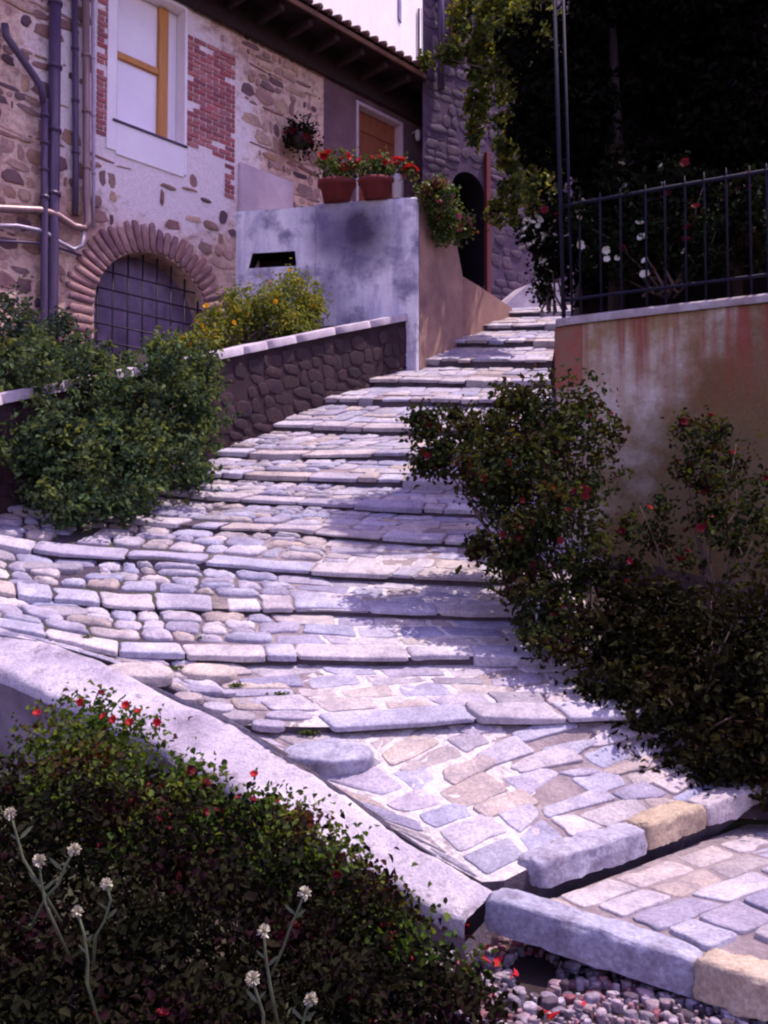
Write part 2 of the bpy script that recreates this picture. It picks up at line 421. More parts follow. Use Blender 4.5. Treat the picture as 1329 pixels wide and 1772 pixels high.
def stained_wall():
    m, nt, p = newmat('rust_streaked_wall', .9)
    f = noise(nt, 1.3, 6, .62); f2 = noise(nt, 6, 6, .7); drip = noise(nt, 1.5, 5, .6, stretch(nt, 5, 5, .3)); fine = noise(nt, 40, 5, .7)
    c = mix(nt, ramp(nt, [(.40, (0, 0, 0)), (.60, (1, 1, 1))], f), (.52, .46, .38), (.30, .21, .10))
    c = mix(nt, math_(nt, 'MULTIPLY', ramp(nt, [(.50, (0, 0, 0)), (.70, (1, 1, 1))], f2), .6), c, (.17, .12, .05))
    g = nt.nodes.new('ShaderNodeTexCoord'); sx = nt.nodes.new('ShaderNodeSeparateXYZ'); nt.links.new(g.outputs['Object'], sx.inputs[0])
    hi = math_(nt, 'MULTIPLY', math_(nt, 'SUBTRACT', sx.outputs[2], 1.75), 1.5, True)
    dark_grad = math_(nt, 'ADD', math_(nt, 'MULTIPLY', math_(nt, 'SUBTRACT', sx.outputs[0], -.12), .7), math_(nt, 'MULTIPLY', math_(nt, 'SUBTRACT', f, .5), 1.5))  # darker brown towards the right and the bottom
    dark_grad = math_(nt, 'ADD', dark_grad, math_(nt, 'MULTIPLY', math_(nt, 'SUBTRACT', 2.2, sx.outputs[2]), .55))
    c = mix(nt, math_(nt, 'MULTIPLY', ramp(nt, [(.02, (0, 0, 0)), (.5, (1, 1, 1))], dark_grad), .88), c, mix(nt, f2, (.05, .03, .015), (.20, .13, .04)))
    rust = math_(nt, 'MULTIPLY', ramp(nt, [(.40, (0, 0, 0)), (.58, (1, 1, 1))], drip), hi)
    c = mix(nt, math_(nt, 'MULTIPLY', rust, .85), c, (.24, .06, .04))
    c = mix(nt, .3, c, ramp(nt, [(.3, (.45, .45, .45)), (.7, (1.4, 1.4, 1.4))], fine), 'MULTIPLY')
    nt.links.new(c, p.inputs['Base Color']); bump(nt, p, math_(nt, 'ADD', f2, math_(nt, 'MULTIPLY', fine, .5)), .5, .02)
    return m
M['stained_wall'] = stained_wall()
M['rust'] = plain('rusty_red_render', (.30, .07, .04), (.22, .14, .09), 7, .9, strength=.5)

M['leaf_dark'] = leaf_mat('dark_green_leaves', [(.006, .010, .005), (.015, .026, .009), (.009, .014, .007), (.022, .012, .009)], .15, .8, .06)
M['leaf_rose'] = leaf_mat('rose_leaves', [(.010, .018, .006), (.03, .045, .012), (.014, .011, .007), (.06, .08, .018), (.028, .010, .010)], .35, .7, .1)
M['leaf_geranium'] = leaf_mat('geranium_leaves', [(.04, .08, .02), (.09, .14, .03), (.03, .05, .018), (.12, .17, .04), (.10, .03, .02)], .32)
M['leaf_shrub'] = leaf_mat('grey_green_leaves', [(.04, .08, .04), (.09, .14, .06), (.03, .05, .035), (.15, .20, .07)], .35, .7, .08)
M['leaf_yellow'] = leaf_mat('yellow_green_leaves', [(.12, .17, .03), (.20, .24, .04), (.09, .13, .03), (.28, .27, .04)], .35)
M['leaf_bluish'] = leaf_mat('blue_green_leaves', [(.025, .05, .04), (.05, .085, .06), (.02, .03, .03), (.08, .11, .06)], .25, .7, .1)
M['leaf_vine'] = leaf_mat('vine_leaves', [(.04, .07, .02), (.13, .17, .03), (.03, .05, .02), (.22, .24, .04), (.07, .10, .025)], .45)
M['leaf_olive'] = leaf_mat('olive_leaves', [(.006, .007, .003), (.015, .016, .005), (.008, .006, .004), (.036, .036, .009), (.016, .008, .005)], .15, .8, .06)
M['leaf_fore'] = leaf_mat('foreground_leaves', [(.035, .07, .014), (.075, .13, .022), (.02, .035, .010), (.14, .20, .035), (.05, .02, .012)], .45, .6, .1)
M['leaf_shaded'] = leaf_mat('shaded_bush_leaves', [(.006, .007, .004), (.014, .015, .006), (.009, .005, .006), (.020, .022, .008), (.016, .005, .008)], .2, .85, .05)  # near-black leaves: shade of the lower bush put into the colour
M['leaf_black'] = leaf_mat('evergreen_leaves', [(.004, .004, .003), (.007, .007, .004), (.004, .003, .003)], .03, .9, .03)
def petal(name, c, c2): 
    m = leaf_mat(name, [c, c2, c], .25, .6); return m
M['red'] = petal('red_petals', (.55, .025, .025), (.38, .012, .03))
M['darkred'] = petal('dark_red_petals', (.20, .008, .02), (.11, .006, .014))
M['pink'] = petal('pink_petals', (.70, .16, .28), (.55, .10, .24))
M['white'] = petal('white_petals', (.80, .80, .74), (.66, .70, .66))
M['yellow'] = petal('yellow_petals', (.75, .46, .03), (.65, .38, .02))

# ------------------------------------------------------------------ foliage
def leaves(pos, size, up, spread=1.0, aspect=.55, clump=None):
    """numpy leaf cloud: folded six-point leaves. returns verts, faces, rnd"""
    n = len(pos)
    nrm = up + rng.normal(0, spread, (n, 3)); nrm /= np.linalg.norm(nrm, axis=1)[:, None] + 1e-9
    a = rng.normal(0, 1, (n, 3)); t = np.cross(nrm, a); t /= np.linalg.norm(t, axis=1)[:, None] + 1e-9
    b = np.cross(nrm, t)
    L = (size * rng.uniform(.6, 1.35, n))[:, None]; W = L * aspect
    fold = nrm * L * .16
    droop = nrm * L * .22
    p0 = pos - t * L * .5; p3 = pos + t * L * .5 - droop
    p1 = pos - t * L * .12 + b * W * .5 + fold; p2 = pos + t * L * .22 + b * W * .40 + fold * .6
    p5 = pos - t * L * .12 - b * W * .5 + fold; p4 = pos + t * L * .22 - b * W * .40 + fold * .6
    v = np.stack([p0, p1, p2, p3, p4, p5], 1).reshape(-1, 3)
    i = np.arange(n) * 6
    f = np.concatenate([np.stack([i, i + 1, i + 2, i + 3], 1), np.stack([i, i + 3, i + 4, i + 5], 1)])
    r = rng.random(n) if clump is None else np.clip(clump + rng.normal(0, .22, n), 0, 1)
    return v, f, np.concatenate([r, r])

def blob_points(blobs, dens, shell=.55):
    """points and outward directions through ellipsoids (x,y,z,rx,ry,rz), gathered into small clumps"""
    P, N = [], []
    for (x, y, z, rx, ry, rz) in blobs:
        area = (rx * ry + ry * rz + rx * rz)
        k = max(6, int(area * dens / 14))
        d = rng.normal(0, 1, (k, 3)); d /= np.linalg.norm(d, axis=1)[:, None]
        rad = rng.uniform(shell ** 3, 1.12, k) ** (1 / 3)
        rad += rng.normal(0, .07, k)
        c = d * rad[:, None]
        for q, dd in zip(c, d):
            m = rng.integers(9, 20)
            s = rng.uniform(.03, .075)
            off = rng.normal(0, 1, (m, 3)) * s
            P.append(np.array([x, y, z]) + q * np.array([rx, ry, rz]) + off)
            N.append(np.repeat(dd[None], m, 0))
    return np.concatenate(P), np.concatenate(N)

def foliage(name, blobs, dens, size, m, parent, spread=.9, aspect=.55, shell=.55):
    P, N = blob_points(blobs, dens, shell)
    cl = .5 + .5 * np.sin(P[:, 0] * 7.1 + 1.3 * np.sin(P[:, 2] * 6)) * np.sin(P[:, 1] * 6.3 + P[:, 2] * 8.2)
    v, f, r = leaves(P, size, N * .8 + np.array([0, 0, .5]), spread, aspect, cl)
    return nmesh(name, v, f, r, m, parent)

def nmesh(name, v, f, r, m, parent=None, loc=None):
    o = WORLD[parent.name] if parent is not None else (V(*loc) if loc is not None else v.mean(0))
    me = bpy.data.meshes.new(name)
    k = f.shape[1]
    me.vertices.add(len(v)); me.vertices.foreach_set('co', (v - o).astype(np.float32).ravel())
    me.loops.add(f.size); me.loops.foreach_set('vertex_index', f.astype(np.int32).ravel())
    me.polygons.add(len(f)); me.polygons.foreach_set('loop_start', (np.arange(len(f)) * k).astype(np.int32))
    me.update(calc_edges=True)
    a = me.attributes.new('rnd', 'FLOAT', 'FACE'); a.data.foreach_set('value', r.astype(np.float32))
    me.materials.append(m)
    return link(name, me, parent, o)

def flower_mesh(name, mat, petals=9, size=.035, cup=.5, layers=2):
    b = MB()
    for l in range(layers):
        for k in range(petals):
            a = 2 * math.pi * (k + .5 * l) / petals + random.uniform(-.2, .2)
            e = cup + .35 * l + random.uniform(-.15, .15)
            r = size * (1 - .25 * l)
            d = V(math.cos(a), math.sin(a), 0); s = V(-math.sin(a), math.cos(a), 0)
            p = lambda q, h, wd: d * (r * q) + s * wd * r + V(0, 0, r * h)
            b.face([p(.05, 0, 0), p(.55, .35 * e, -.36), p(1, .9 * e, -.2), p(1, .95 * e, .2), p(.55, .35 * e, .36)], random.random())
    me = bpy.data.meshes.new(name)
    me.from_pydata(b.v, [], b.f)
    me.attributes.new('rnd', 'FLOAT', 'FACE').data.foreach_set('value', np.array(b.r, np.float32))
    me.materials.append(mat)
    return me
FL = {k: flower_mesh(k + '_flower', M[k]) for k in ('red', 'darkred', 'pink', 'white', 'yellow')}
def flower(parent, pos, kind, size=1.0, nrm=None):
    o = bpy.data.objects.new('flower', FL[kind]); COL.objects.link(o)
    o.parent = parent
    o.location = tuple(V(*pos) - WORLD[parent.name])
    nrm = V(0, -.6, .8) if nrm is None else nrm
    q = Vector(unit(nrm + rng.normal(0, .35, 3))).to_track_quat('Z', 'Y')
    o.rotation_euler = q.to_euler(); o.scale = (size,) * 3
    return o
def scatter_flowers(parent, blobs, n, kind, size=1.0, face=(-.3, -1, .5)):
    for _ in range(n):
        x, y, z, rx, ry, rz = blobs[rng.integers(len(blobs))]
        d = unit(rng.normal(0, 1, 3) + V(*face) * 1.1)
        flower(parent, V(x, y, z) + d * V(rx, ry, rz) * rng.uniform(1.0, 1.12), kind, size * rng.uniform(.75, 1.3), d)
def stems(parent, base, blobs, m, r0=.014, name='stem', extra=1):
    b = MB()
    for (x, y, z, rx, ry, rz) in blobs:
        for _ in range(extra):
            e = V(x, y, z) + rng.normal(0, .4, 3) * V(rx, ry, rz)
            s = V(*base) + V(rng.normal(0, .08), rng.normal(0, .08), 0)
            mid = (s + e) / 2 + rng.normal(0, .06, 3)
            b.tube([s, s * .7 + mid * .3 + rng.normal(0, .02, 3), mid, mid * .4 + e * .6 + rng.normal(0, .03, 3), e], [r0, r0 * .85, r0 * .7, r0 * .55, r0 * .3], 6)
    return b.build(name, m, parent, True)

# ------------------------------------------------------------------ ground
def base_z(y):
    return float(np.interp(y, [-3, 2, 3.5, 4.5, 5.6, 6.3, 7, 7.6, 8.3, 9, 9.6, 10.2, 11, 11.7, 12.4, 13.1, 13.9, 14.6, 15.3, 17, 19, 30],
                           [-.9, -.5, -.25, .0, .5, .8, 1.05, 1.3, 1.6, 1.95, 2.3, 2.6, 3.0, 3.45, 3.8, 4.2, 4.7, 5.1, 5.5, 5.95, 6.2, 7]))
def ground():
    b = MB()
    ys = [-200, -60, -20, -8] + list(np.arange(-3, 19.1, .5)) + [22, 30, 60, 200]
    xs = [-200, -60, -25, -12, -8, -6, -4.5, -3.6, -3, -2, -1, 0, 1, 2, 3, 4.5, 6, 8, 12, 25, 60, 200]
    b.grid([[V(x, y, base_z(y) - .42) for x in xs] for y in ys])
    tag(b.build('ground', M['grass_ground'], None, True), kind='structure')
ground()

# ------------------------------------------------------------------ stepped path
LIPS = [  # (px, py, depth) along each step's front edge, near to far; riser drop in metres
    ([(380, 1240, 5.62), (480, 1300, 5.35), (620, 1395, 4.9), (730, 1470, 4.58), (850, 1535, 4.28), (920, 1500, 4.40), (1060, 1445, 4.85), (1200, 1392, 5.28), (1320, 1352, 5.68)], .09),
    ([(60, 1108, 6.15), (200, 1150, 5.98), (330, 1210, 5.75), (430, 1255, 5.60), (520, 1258, 5.56), (610, 1258, 5.58), (800, 1243, 5.62), (920, 1246, 5.62), (1040, 1240, 5.7), (1140, 1236, 5.75)], .07),
    ([(-160, 1060, 6.5), (0, 1084, 6.42), (200, 1128, 6.32), (430, 1134, 6.3), (650, 1138, 6.3), (930, 1134, 6.3), (1070, 1130, 6.35)], .10),
    ([(-170, 1005, 7.1), (60, 1032, 7.0), (210, 1047, 7.0), (400, 1054, 7.0), (560, 1055, 7.0), (900, 1066, 7.0), (1020, 1066, 7.0)], .08),
    ([(-170, 905, 7.8), (0, 940, 7.7), (80, 955, 7.65), (300, 968, 7.6), (420, 980, 7.6), (560, 990, 7.6), (700, 998, 7.6), (830, 1004, 7.6), (1000, 1006, 7.6)], .09),
    ([(-160, 870, 8.5), (185, 897, 8.35), (300, 908, 8.3), (420, 914, 8.3), (530, 920, 8.3), (700, 934, 8.3), (850, 940, 8.3), (1080, 944, 8.3)], .08),
    ([(60, 835, 9.0), (290, 853, 9.0), (360, 862, 9.0), (560, 872, 9.0), (780, 884, 9.0), (1040, 888, 9.0)], .10),
    ([(200, 803, 9.65), (350, 818, 9.6), (460, 824, 9.6), (550, 826, 9.6), (780, 834, 9.6), (1010, 838, 9.6)], .10),
    ([(290, 778, 10.2), (360, 782, 10.2), (460, 786, 10.2), (620, 785, 10.2), (720, 785, 10.2), (1000, 788, 10.2)], .10),
    ([(440, 735, 11), (530, 738, 11), (690, 742, 11), (800, 742, 11), (990, 742, 11)], .11),
    ([(560, 690, 11.7), (614, 691, 11.7), (890, 692, 11.7), (985, 692, 11.7)], .11),
    ([(620, 657, 12.4), (658, 657, 12.4), (893, 660, 12.4), (980, 660, 12.4)], .11),
    ([(690, 622, 13.1), (912, 624, 13.1), (980, 624, 13.1)], .13),
    ([(770, 590, 13.9), (961, 590, 13.9), (990, 590, 13.9)], .12),
    ([(835, 563, 14.6), (961, 562, 14.6), (1000, 562, 14.6)], .11),
    ([(872, 541, 15.3), (961, 540, 15.3), (1010, 540, 15.3)], .09),
    ([(720, 528, 16.9), (900, 528, 17.0), (1010, 528, 17.2)], .0),
]
SET = .03      # how far each riser stands back under its edge stones
class Lip:
    def __init__(l, pts, rise):
        P = np.array([at(*p) for p in pts]); l.P, l.rise = P, rise
        l.x0, l.x1 = P[0, 0], P[-1, 0]
    def at(l, s):
        x = l.x0 + (l.x1 - l.x0) * s
        return V(x, np.interp(x, l.P[:, 0], l.P[:, 1]), np.interp(x, l.P[:, 0], l.P[:, 2]))
LL = [Lip(p, r * (.62 if k < 7 else .85)) for k, (p, r) in enumerate(LIPS)]
path_ob = thing('path', (0, 8, 1.5), None, None); path_ob['kind'] = 'structure'

def patch(i, s, t):
    a, c = LL[i].at(s), LL[i + 1].at(s) - V(0, 0, LL[i + 1].rise)
    c = c + V(0, SET if LL[i + 1].rise else 0, 0)
    return a * (1 - t) + c * t
def patch_frame(i, s, t):
    e = .01
    o = patch(i, s, t)
    u = patch(i, min(s + e, 1), t) - patch(i, max(s - e, 0), t); v = patch(i, s, t + e) - patch(i, s, t - e)
    u = unit(u); n = unit(np.cross(u, v)); v = np.cross(n, u)
    return Frame(o, u, v, n)

mort = MB()
for i in range(len(LL) - 1):
    ss = np.linspace(0, 1, 33)
    mort.grid([[patch(i, s, t) for s in ss] for t in np.linspace(0, 1, 6)])
mort.build('mortar_bed', M['path_mortar'], path_ob, False)
mort = MB()
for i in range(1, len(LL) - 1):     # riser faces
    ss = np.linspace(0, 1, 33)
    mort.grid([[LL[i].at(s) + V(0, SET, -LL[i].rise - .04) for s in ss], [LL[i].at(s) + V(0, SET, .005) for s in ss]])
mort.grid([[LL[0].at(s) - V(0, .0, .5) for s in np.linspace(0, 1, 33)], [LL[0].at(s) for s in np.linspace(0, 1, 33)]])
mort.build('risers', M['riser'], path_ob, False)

for i in range(len(LL) - 1):
    cob, ker = MB(), MB()
    lip = LL[i]; W = lip.x1 - lip.x0
    dep = np.linalg.norm(LL[i + 1].at(.5) - lip.at(.5))
    far = i >= 9
    def mp(x, t, h):
        s_ = min(max((x - lip.x0) / W, -.02), 1.02)
        q = patch(i, s_, t)
        return q + patch_frame(i, min(max(s_, 0), 1), min(max(t, .02), .98)).n * h
    def quad_mp(i=i):
        return lambda a, c, h: mp(a, c / dep_at(a), h)
    def dep_at(x):
        s_ = min(max((x - lip.x0) / W, 0), 1); return max(.12, np.linalg.norm(patch(i, s_, 1) - patch(i, s_, 0)))
    kd = min(.21, dep * .32)
    if i:
        x = lip.x0 + random.uniform(0, .15)
        k0 = -.02
        while x < lip.x1 - .05:
            if random.random() < .05: x += random.uniform(.1, .2); k0 = 0
            wd = random.choice((.24, .38, .5, .62, .8)) * random.uniform(.8, 1.15) * (1 if not far else .8)
            if i == 1 and x < LL[1].P[5, 0] - .25: x += .3; continue
            if x + wd > lip.x1: wd = lip.x1 - x
            y0, y1 = -.028 + random.uniform(-.022, .03), kd * random.uniform(.75, 1.1)
            sk = random.uniform(-.03, .03)
            ker.slab([(x, y0), (x + wd, y0 + random.uniform(-.012, .012)), (x + wd + sk, y1), (x + k0, y1 + random.uniform(-.02, .02))], quad_mp(), random.uniform(.006, .022), random.uniform(.004, .026), lip.rise * random.choice((.2, .3, .4, .5, .3, 1.0)), .2, .018, .003, .016)
            k0 = sk; x += wd
        ker.build('step_edge', M['kerb'], path_ob, True)
    # paving behind the edge stones: rows of fitted slabs
    k_lo = kd if i else .06
    rows = max(1, int(round((dep - k_lo) / (.19 if not far else .26))))
    bounds = [k_lo / dep] + [k_lo / dep + (1 - k_lo / dep) * (k + random.uniform(-.16, .16)) / rows for k in range(1, rows)] + [1.0]
    wob = lambda x, k: 0 if k in (0, rows) else .035 * math.sin(x * 5.3 + k * 2.1 + i) + .02 * math.sin(x * 13 + k + i * 3)
    for k in range(rows):
        x = lip.x0 + random.uniform(0, .1); sk0 = 0
        while x < lip.x1 - .04:
            left = x < -.8
            y_mid = lip.at(min(max((x - lip.x0) / W, 0), 1))[1]
            midst = -.45 < x < .75 and y_mid < 7.8
            wd = random.uniform(.12, .36) if left else random.uniform(.18, .44)
            if far: wd *= 1.15
            if x + wd > lip.x1: wd = lip.x1 - x
            D = dep_at(x + wd / 2); sk = random.uniform(-.05, .05)
            c0, c1 = bounds[k] * D + wob(x, k), bounds[k] * D + wob(x + wd, k)
            e0, e1 = bounds[k + 1] * D + wob(x, k + 1), bounds[k + 1] * D + wob(x + wd, k + 1)
            if (e0 + e1 - c0 - c1) / 2 > .075 and D > .3 and wd > .06 and random.random() > .03:
                split = (not midst) and random.random() < .22 and (e0 - c0) > .15
                parts = [((x, c0), (x + wd, c1), (x + wd + sk, e1), (x + sk0, e0))]
                if split:
                    f_ = random.uniform(.4, .6)
                    parts = [((x, c0), (x + wd, c1), (x + wd + sk * f_, c1 + (e1 - c1) * f_), (x + sk0 * f_, c0 + (e0 - c0) * f_)), ((x + sk0 * f_, c0 + (e0 - c0) * f_), (x + wd + sk * f_, c1 + (e1 - c1) * f_), (x + wd + sk, e1), (x + sk0, e0))]
                for q in parts:
                    if left: cob.slab(q, quad_mp(), random.uniform(.012, .026), random.uniform(.012, .034), .04, .42, .022, .010, .012)
                    elif midst: cob.slab(q, quad_mp(), random.uniform(.024, .044), random.uniform(.002, .008), .03, .26, .006, .001, .012)
                    else: cob.slab(q, quad_mp(), random.uniform(.010, .024), random.uniform(.004, .018), .03, .24, .010, .003, .010)
            sk0 = sk; x += wd
    cob.build('step_paving', M['cobble'], path_ob, True)

def surf(x, y):
    for i in range(len(LL) - 1):
        a, c = LL[i], LL[i + 1]
        s_ = lambda L: min(max((x - L.x0) / (L.x1 - L.x0), 0), 1)
        p, q = a.at(s_(a)), c.at(s_(c)) - V(0, 0, c.rise)
        if p[1] <= y < q[1]: return p[2] + (q[2] - p[2]) * (y - p[1]) / (q[1] - p[1])
    return -9
def on_path(px, py, y0=3.8, y1=12):
    r = at(px, py, 1.0) - V(0, 0, EYE)
    for y in np.arange(y0, y1, .02):
        q = V(0, 0, EYE) + r * y
        if q[2] < surf(q[0], q[1]): return V(q[0], q[1], surf(q[0], q[1]))
    return at(px, py, y0)
def rough(b, fr, a, c, h, amp=.012, sq=3.5, n=30, m=10, seed=0, r=None, foot=0):
    """worn block: half of a squarish ellipsoid with a hammered surface, its foot sunk below the ground"""
    P = []
    for k in range(m + 1):
        v = k / m; row = []
        el = (v * 1.2 - .2) * math.pi / 2
        for j in range(n + 1):
            t = 2 * math.pi * j / n
            ct, st = math.cos(t), math.sin(t); ce, se = max(0, math.cos(el)), math.sin(el)
            q = (abs(ct) ** sq + abs(st) ** sq) ** (-1 / sq)
            ex = ce ** .24; z = math.copysign(abs(se) ** .42, se)
            if foot and k == 0: ex, z = .97, -foot / h
            p = fr.p(ct * q * ex * a / 2, st * q * ex * c / 2, z * h)
            t_ = t if j < n else 0
            d = nz(p, 5, seed) * amp * 1.3 + nz(p, 17, seed) * amp * .6 + nz(p, 45, seed) * amp * .25
            row.append(p + unit(p - fr.o) * d if j < n else None)
        row[n] = row[0]
        P.append(row)
    b.grid(P, random.random() if r is None else r)
bo = MB(); p = on_path(566, 1316)
rough(bo, Frame(p + V(0, 0, -.01), V(1, -.28, .02), V(.28, 1, .3), V(0, -.3, 1)), .54, .27, .085, .016, 2.3, seed=3)
bo.build('embedded_boulder', M['blue_stone'], path_ob, True)
bo = MB()
for k, (px, py, a, c) in enumerate(((240, 1172, .46, .20), (362, 1168, .38, .19), (350, 1196, .26, .10), (326, 1213, .18, .1), (378, 1226, .2, .1), (412, 1244, .22, .11), (355, 1240, .16, .08), (430, 1215, .18, .08), (390, 1200, .15, .07), (465, 1262, .2, .1), (455, 1225, .13, .06), (500, 1240, .3, .10), (100, 1064, .46, .17), (60, 985, .42, .16), (180, 1002, .3, .14), (40, 1010, .25, .1), (120, 985, .2, .16))):
    p = on_path(px, py)
    rough(bo, Frame(p + V(0, 0, -.008), V(1, random.uniform(-.2, .05), -.04), V(.1, 1, .35), V(0, -.35, 1)), a, c, min(a, c) * .26, .008, 2.6, 20, 6, seed=k * 7)
bo.build('rounded_cobbles', M['cobble'], path_ob, True)

# lower pavement at the bottom right
low = MB()
lower = [V(.52, 4.10, .02), V(2.9, 6.15, .03), V(2.7, 3.0, .0), V(1.32, 3.75, .0)]
lowmesh = MB(); G = []
for a in np.linspace(0, 1, 14):
    G.append([(lower[0] * (1 - t) + lower[1] * t) * (1 - a) + (lower[3] * (1 - t) + lower[2] * t) * a for t in np.linspace(0, 1, 20)])
lowmesh.grid(G)
pave = tag(lowmesh.build('pavement', M['path_mortar'], None), kind='structure')
f = Frame(V(.72, 4.17, .015), V(.80, .60, 0), V(-.60, .80, 0), V(0, 0, 1))
low = MB()
y = .10; fm = lambda a, c, h: f.p(a, c, h)
for k in range(7):
    hh = random.uniform(.17, .27); x = -.3 + random.uniform(0, .2); sk0 = 0
    while x < 3.0:
        wd = random.uniform(.24, .52); sk = random.uniform(-.06, .06)
        q = f.p(x + wd / 2, y - hh / 2)
        ok = q[1] > np.interp(q[0], [.42, 1.30, 2.7], [4.12, 3.80, 3.05]) + .10 and q[0] < 3.3
        if ok: low.slab([(x, y - hh), (x + wd, y - hh), (x + wd + sk, y), (x + sk0, y)], fm, random.uniform(.02, .04), random.uniform(.006, .02), .03, .25, .01, .002, .012)
        sk0 = sk; x += wd
    y -= hh
low.build('paving_slabs', M['cobble'], pave, True)

rb = MB(); rb.grid([[V(x0_ + k * .45, y, (.12 if y < 5.5 else .26 if y < 5.8 else base_z(y) + .02) + .04 * math.sin(k * 2 + y * 3)) for k in range(11)] for y, x0_ in ((5.3, 2.0), (5.7, 1.72), (6.0, 1.5), (6.3, 1.42), (6.7, 1.42), (7.1, 1.42), (7.6, 1.42), (8.1, 1.45), (8.6, 1.5))])
tag(rb.build('shrub_bed', M['soil'], None, True), kind='structure')
# kerb stones round the outer corner
def log_stone(a, c, wd, th, m, label, group=None, name='kerb_stone'):
    a, c = V(*a), V(*c); L = np.linalg.norm(c - a); u = unit(c - a); v = unit(np.cross(V(0, 0, 1), u)); n = np.cross(u, v)
    b = MB(); o = (a + c) / 2 - n * .02
    rough(b, Frame(o, u, v, n), L * .985, wd, th, .017, 9, 90, 18, seed=L * 31, foot=.07)
    return tag(b.build(name, m, None, True), label, 'kerb stone', group)
log_stone(at(846, 1560, 4.05), at(1222, 1680, 3.72), .17, .085, M['blue_stone'], 'long blue-grey kerb stone edging the corner above the pebbles', 'kerb stones at the bottom corner')
log_stone(at(1216, 1672, 3.70), at(1420, 1735, 3.42), .19, .085, M['tan_stone'], 'tan kerb stone in the bottom right corner', 'kerb stones at the bottom corner')
log_stone(at(915, 1500, 4.38) , at(1105, 1438, 4.86), .16, .065, M['blue_stone'], 'grey rounded kerb stone, nearest in the row crossing the path', 'kerb stones crossing the path')
log_stone(at(1100, 1436, 4.88), at(1200, 1398, 5.2), .17, .065, M['tan_stone'], 'short sandy kerb stone, second in the row crossing the path', 'kerb stones crossing the path')
log_stone(at(1204, 1398, 5.22), at(1345, 1348, 5.70), .17, .06, M['kerb'], 'shaded kerb stone under the dark bush, last in the row crossing the path', 'kerb stones crossing the path')

# pebbles and fallen petals below the kerb
gb = MB()
for _ in range(3000):
    px, py = random.uniform(700, 1400), random.uniform(1560, 1840)
    lim = 1575 + (px - 800) * .30
    if py < lim + 8: continue
    q = at(px, py, 1.0) - V(0, 0, EYE); t = (-.14 - EYE) / q[2]; q = V(0, 0, EYE) + q * t
    s = random.choice((.014, .018, .022, .026, .03, .04, .055)) * random.uniform(.8, 1.2)
    if math.sin(px * .021 + 1) * math.sin(py * .027) > .62: continue
    gb.stone(Frame(q + V(0, 0, random.uniform(-.02, .02)), V(1, 0, 0), V(0, 1, 0), V(random.uniform(-.3, .3), random.uniform(-.3, .3), 1)), 0, 0, s, s * random.uniform(.55, 1), s * random.uniform(.2, .5), 2.5, 8, .2, .03, .1, random.uniform(0, 3))
peb = tag(gb.build('pebbles', M['pebble'], None, True), 'grey and white pebbles below the corner kerb', 'gravel', kind='stuff')
gs = MB(); gs.grid([[V(x, y, -.15) for x in np.linspace(.1, 2.6, 8)] for y in np.linspace(2.6, 4.25, 6)])
tag(gs.build('gravel_bed', M['soil'], None), kind='structure')
pt = MB()
for (px, py, sz) in ((905, 1622, .085), (855, 1668, .05), (950, 1752, .05), (800, 1608, .04), (835, 1640, .035), (890, 1690, .03), (1010, 1740, .02), (925, 1650, .03), (820, 1625, .03)):
    q = at(px, py, 1.0) - V(0, 0, EYE); t = (-.09 - EYE) / q[2]; q = V(0, 0, EYE) + q * t
    for _ in range(4):
        o = q + rng.normal(0, sz * .3, 3) * V(1, 1, .2)
        a = random.uniform(0, 6.28); d = V(math.cos(a), math.sin(a), .2); e = V(-math.sin(a), math.cos(a), .5)
        pt.face([o, o + d * sz * .6 + e * sz * .35, o + d * sz + V(0, 0, sz * .3), o + d * sz * .6 - e * sz * .35])
tag(pt.build('fallen_petals', M['red'], None), 'fallen red petals lying on the pebbles', 'petals', kind='stuff')

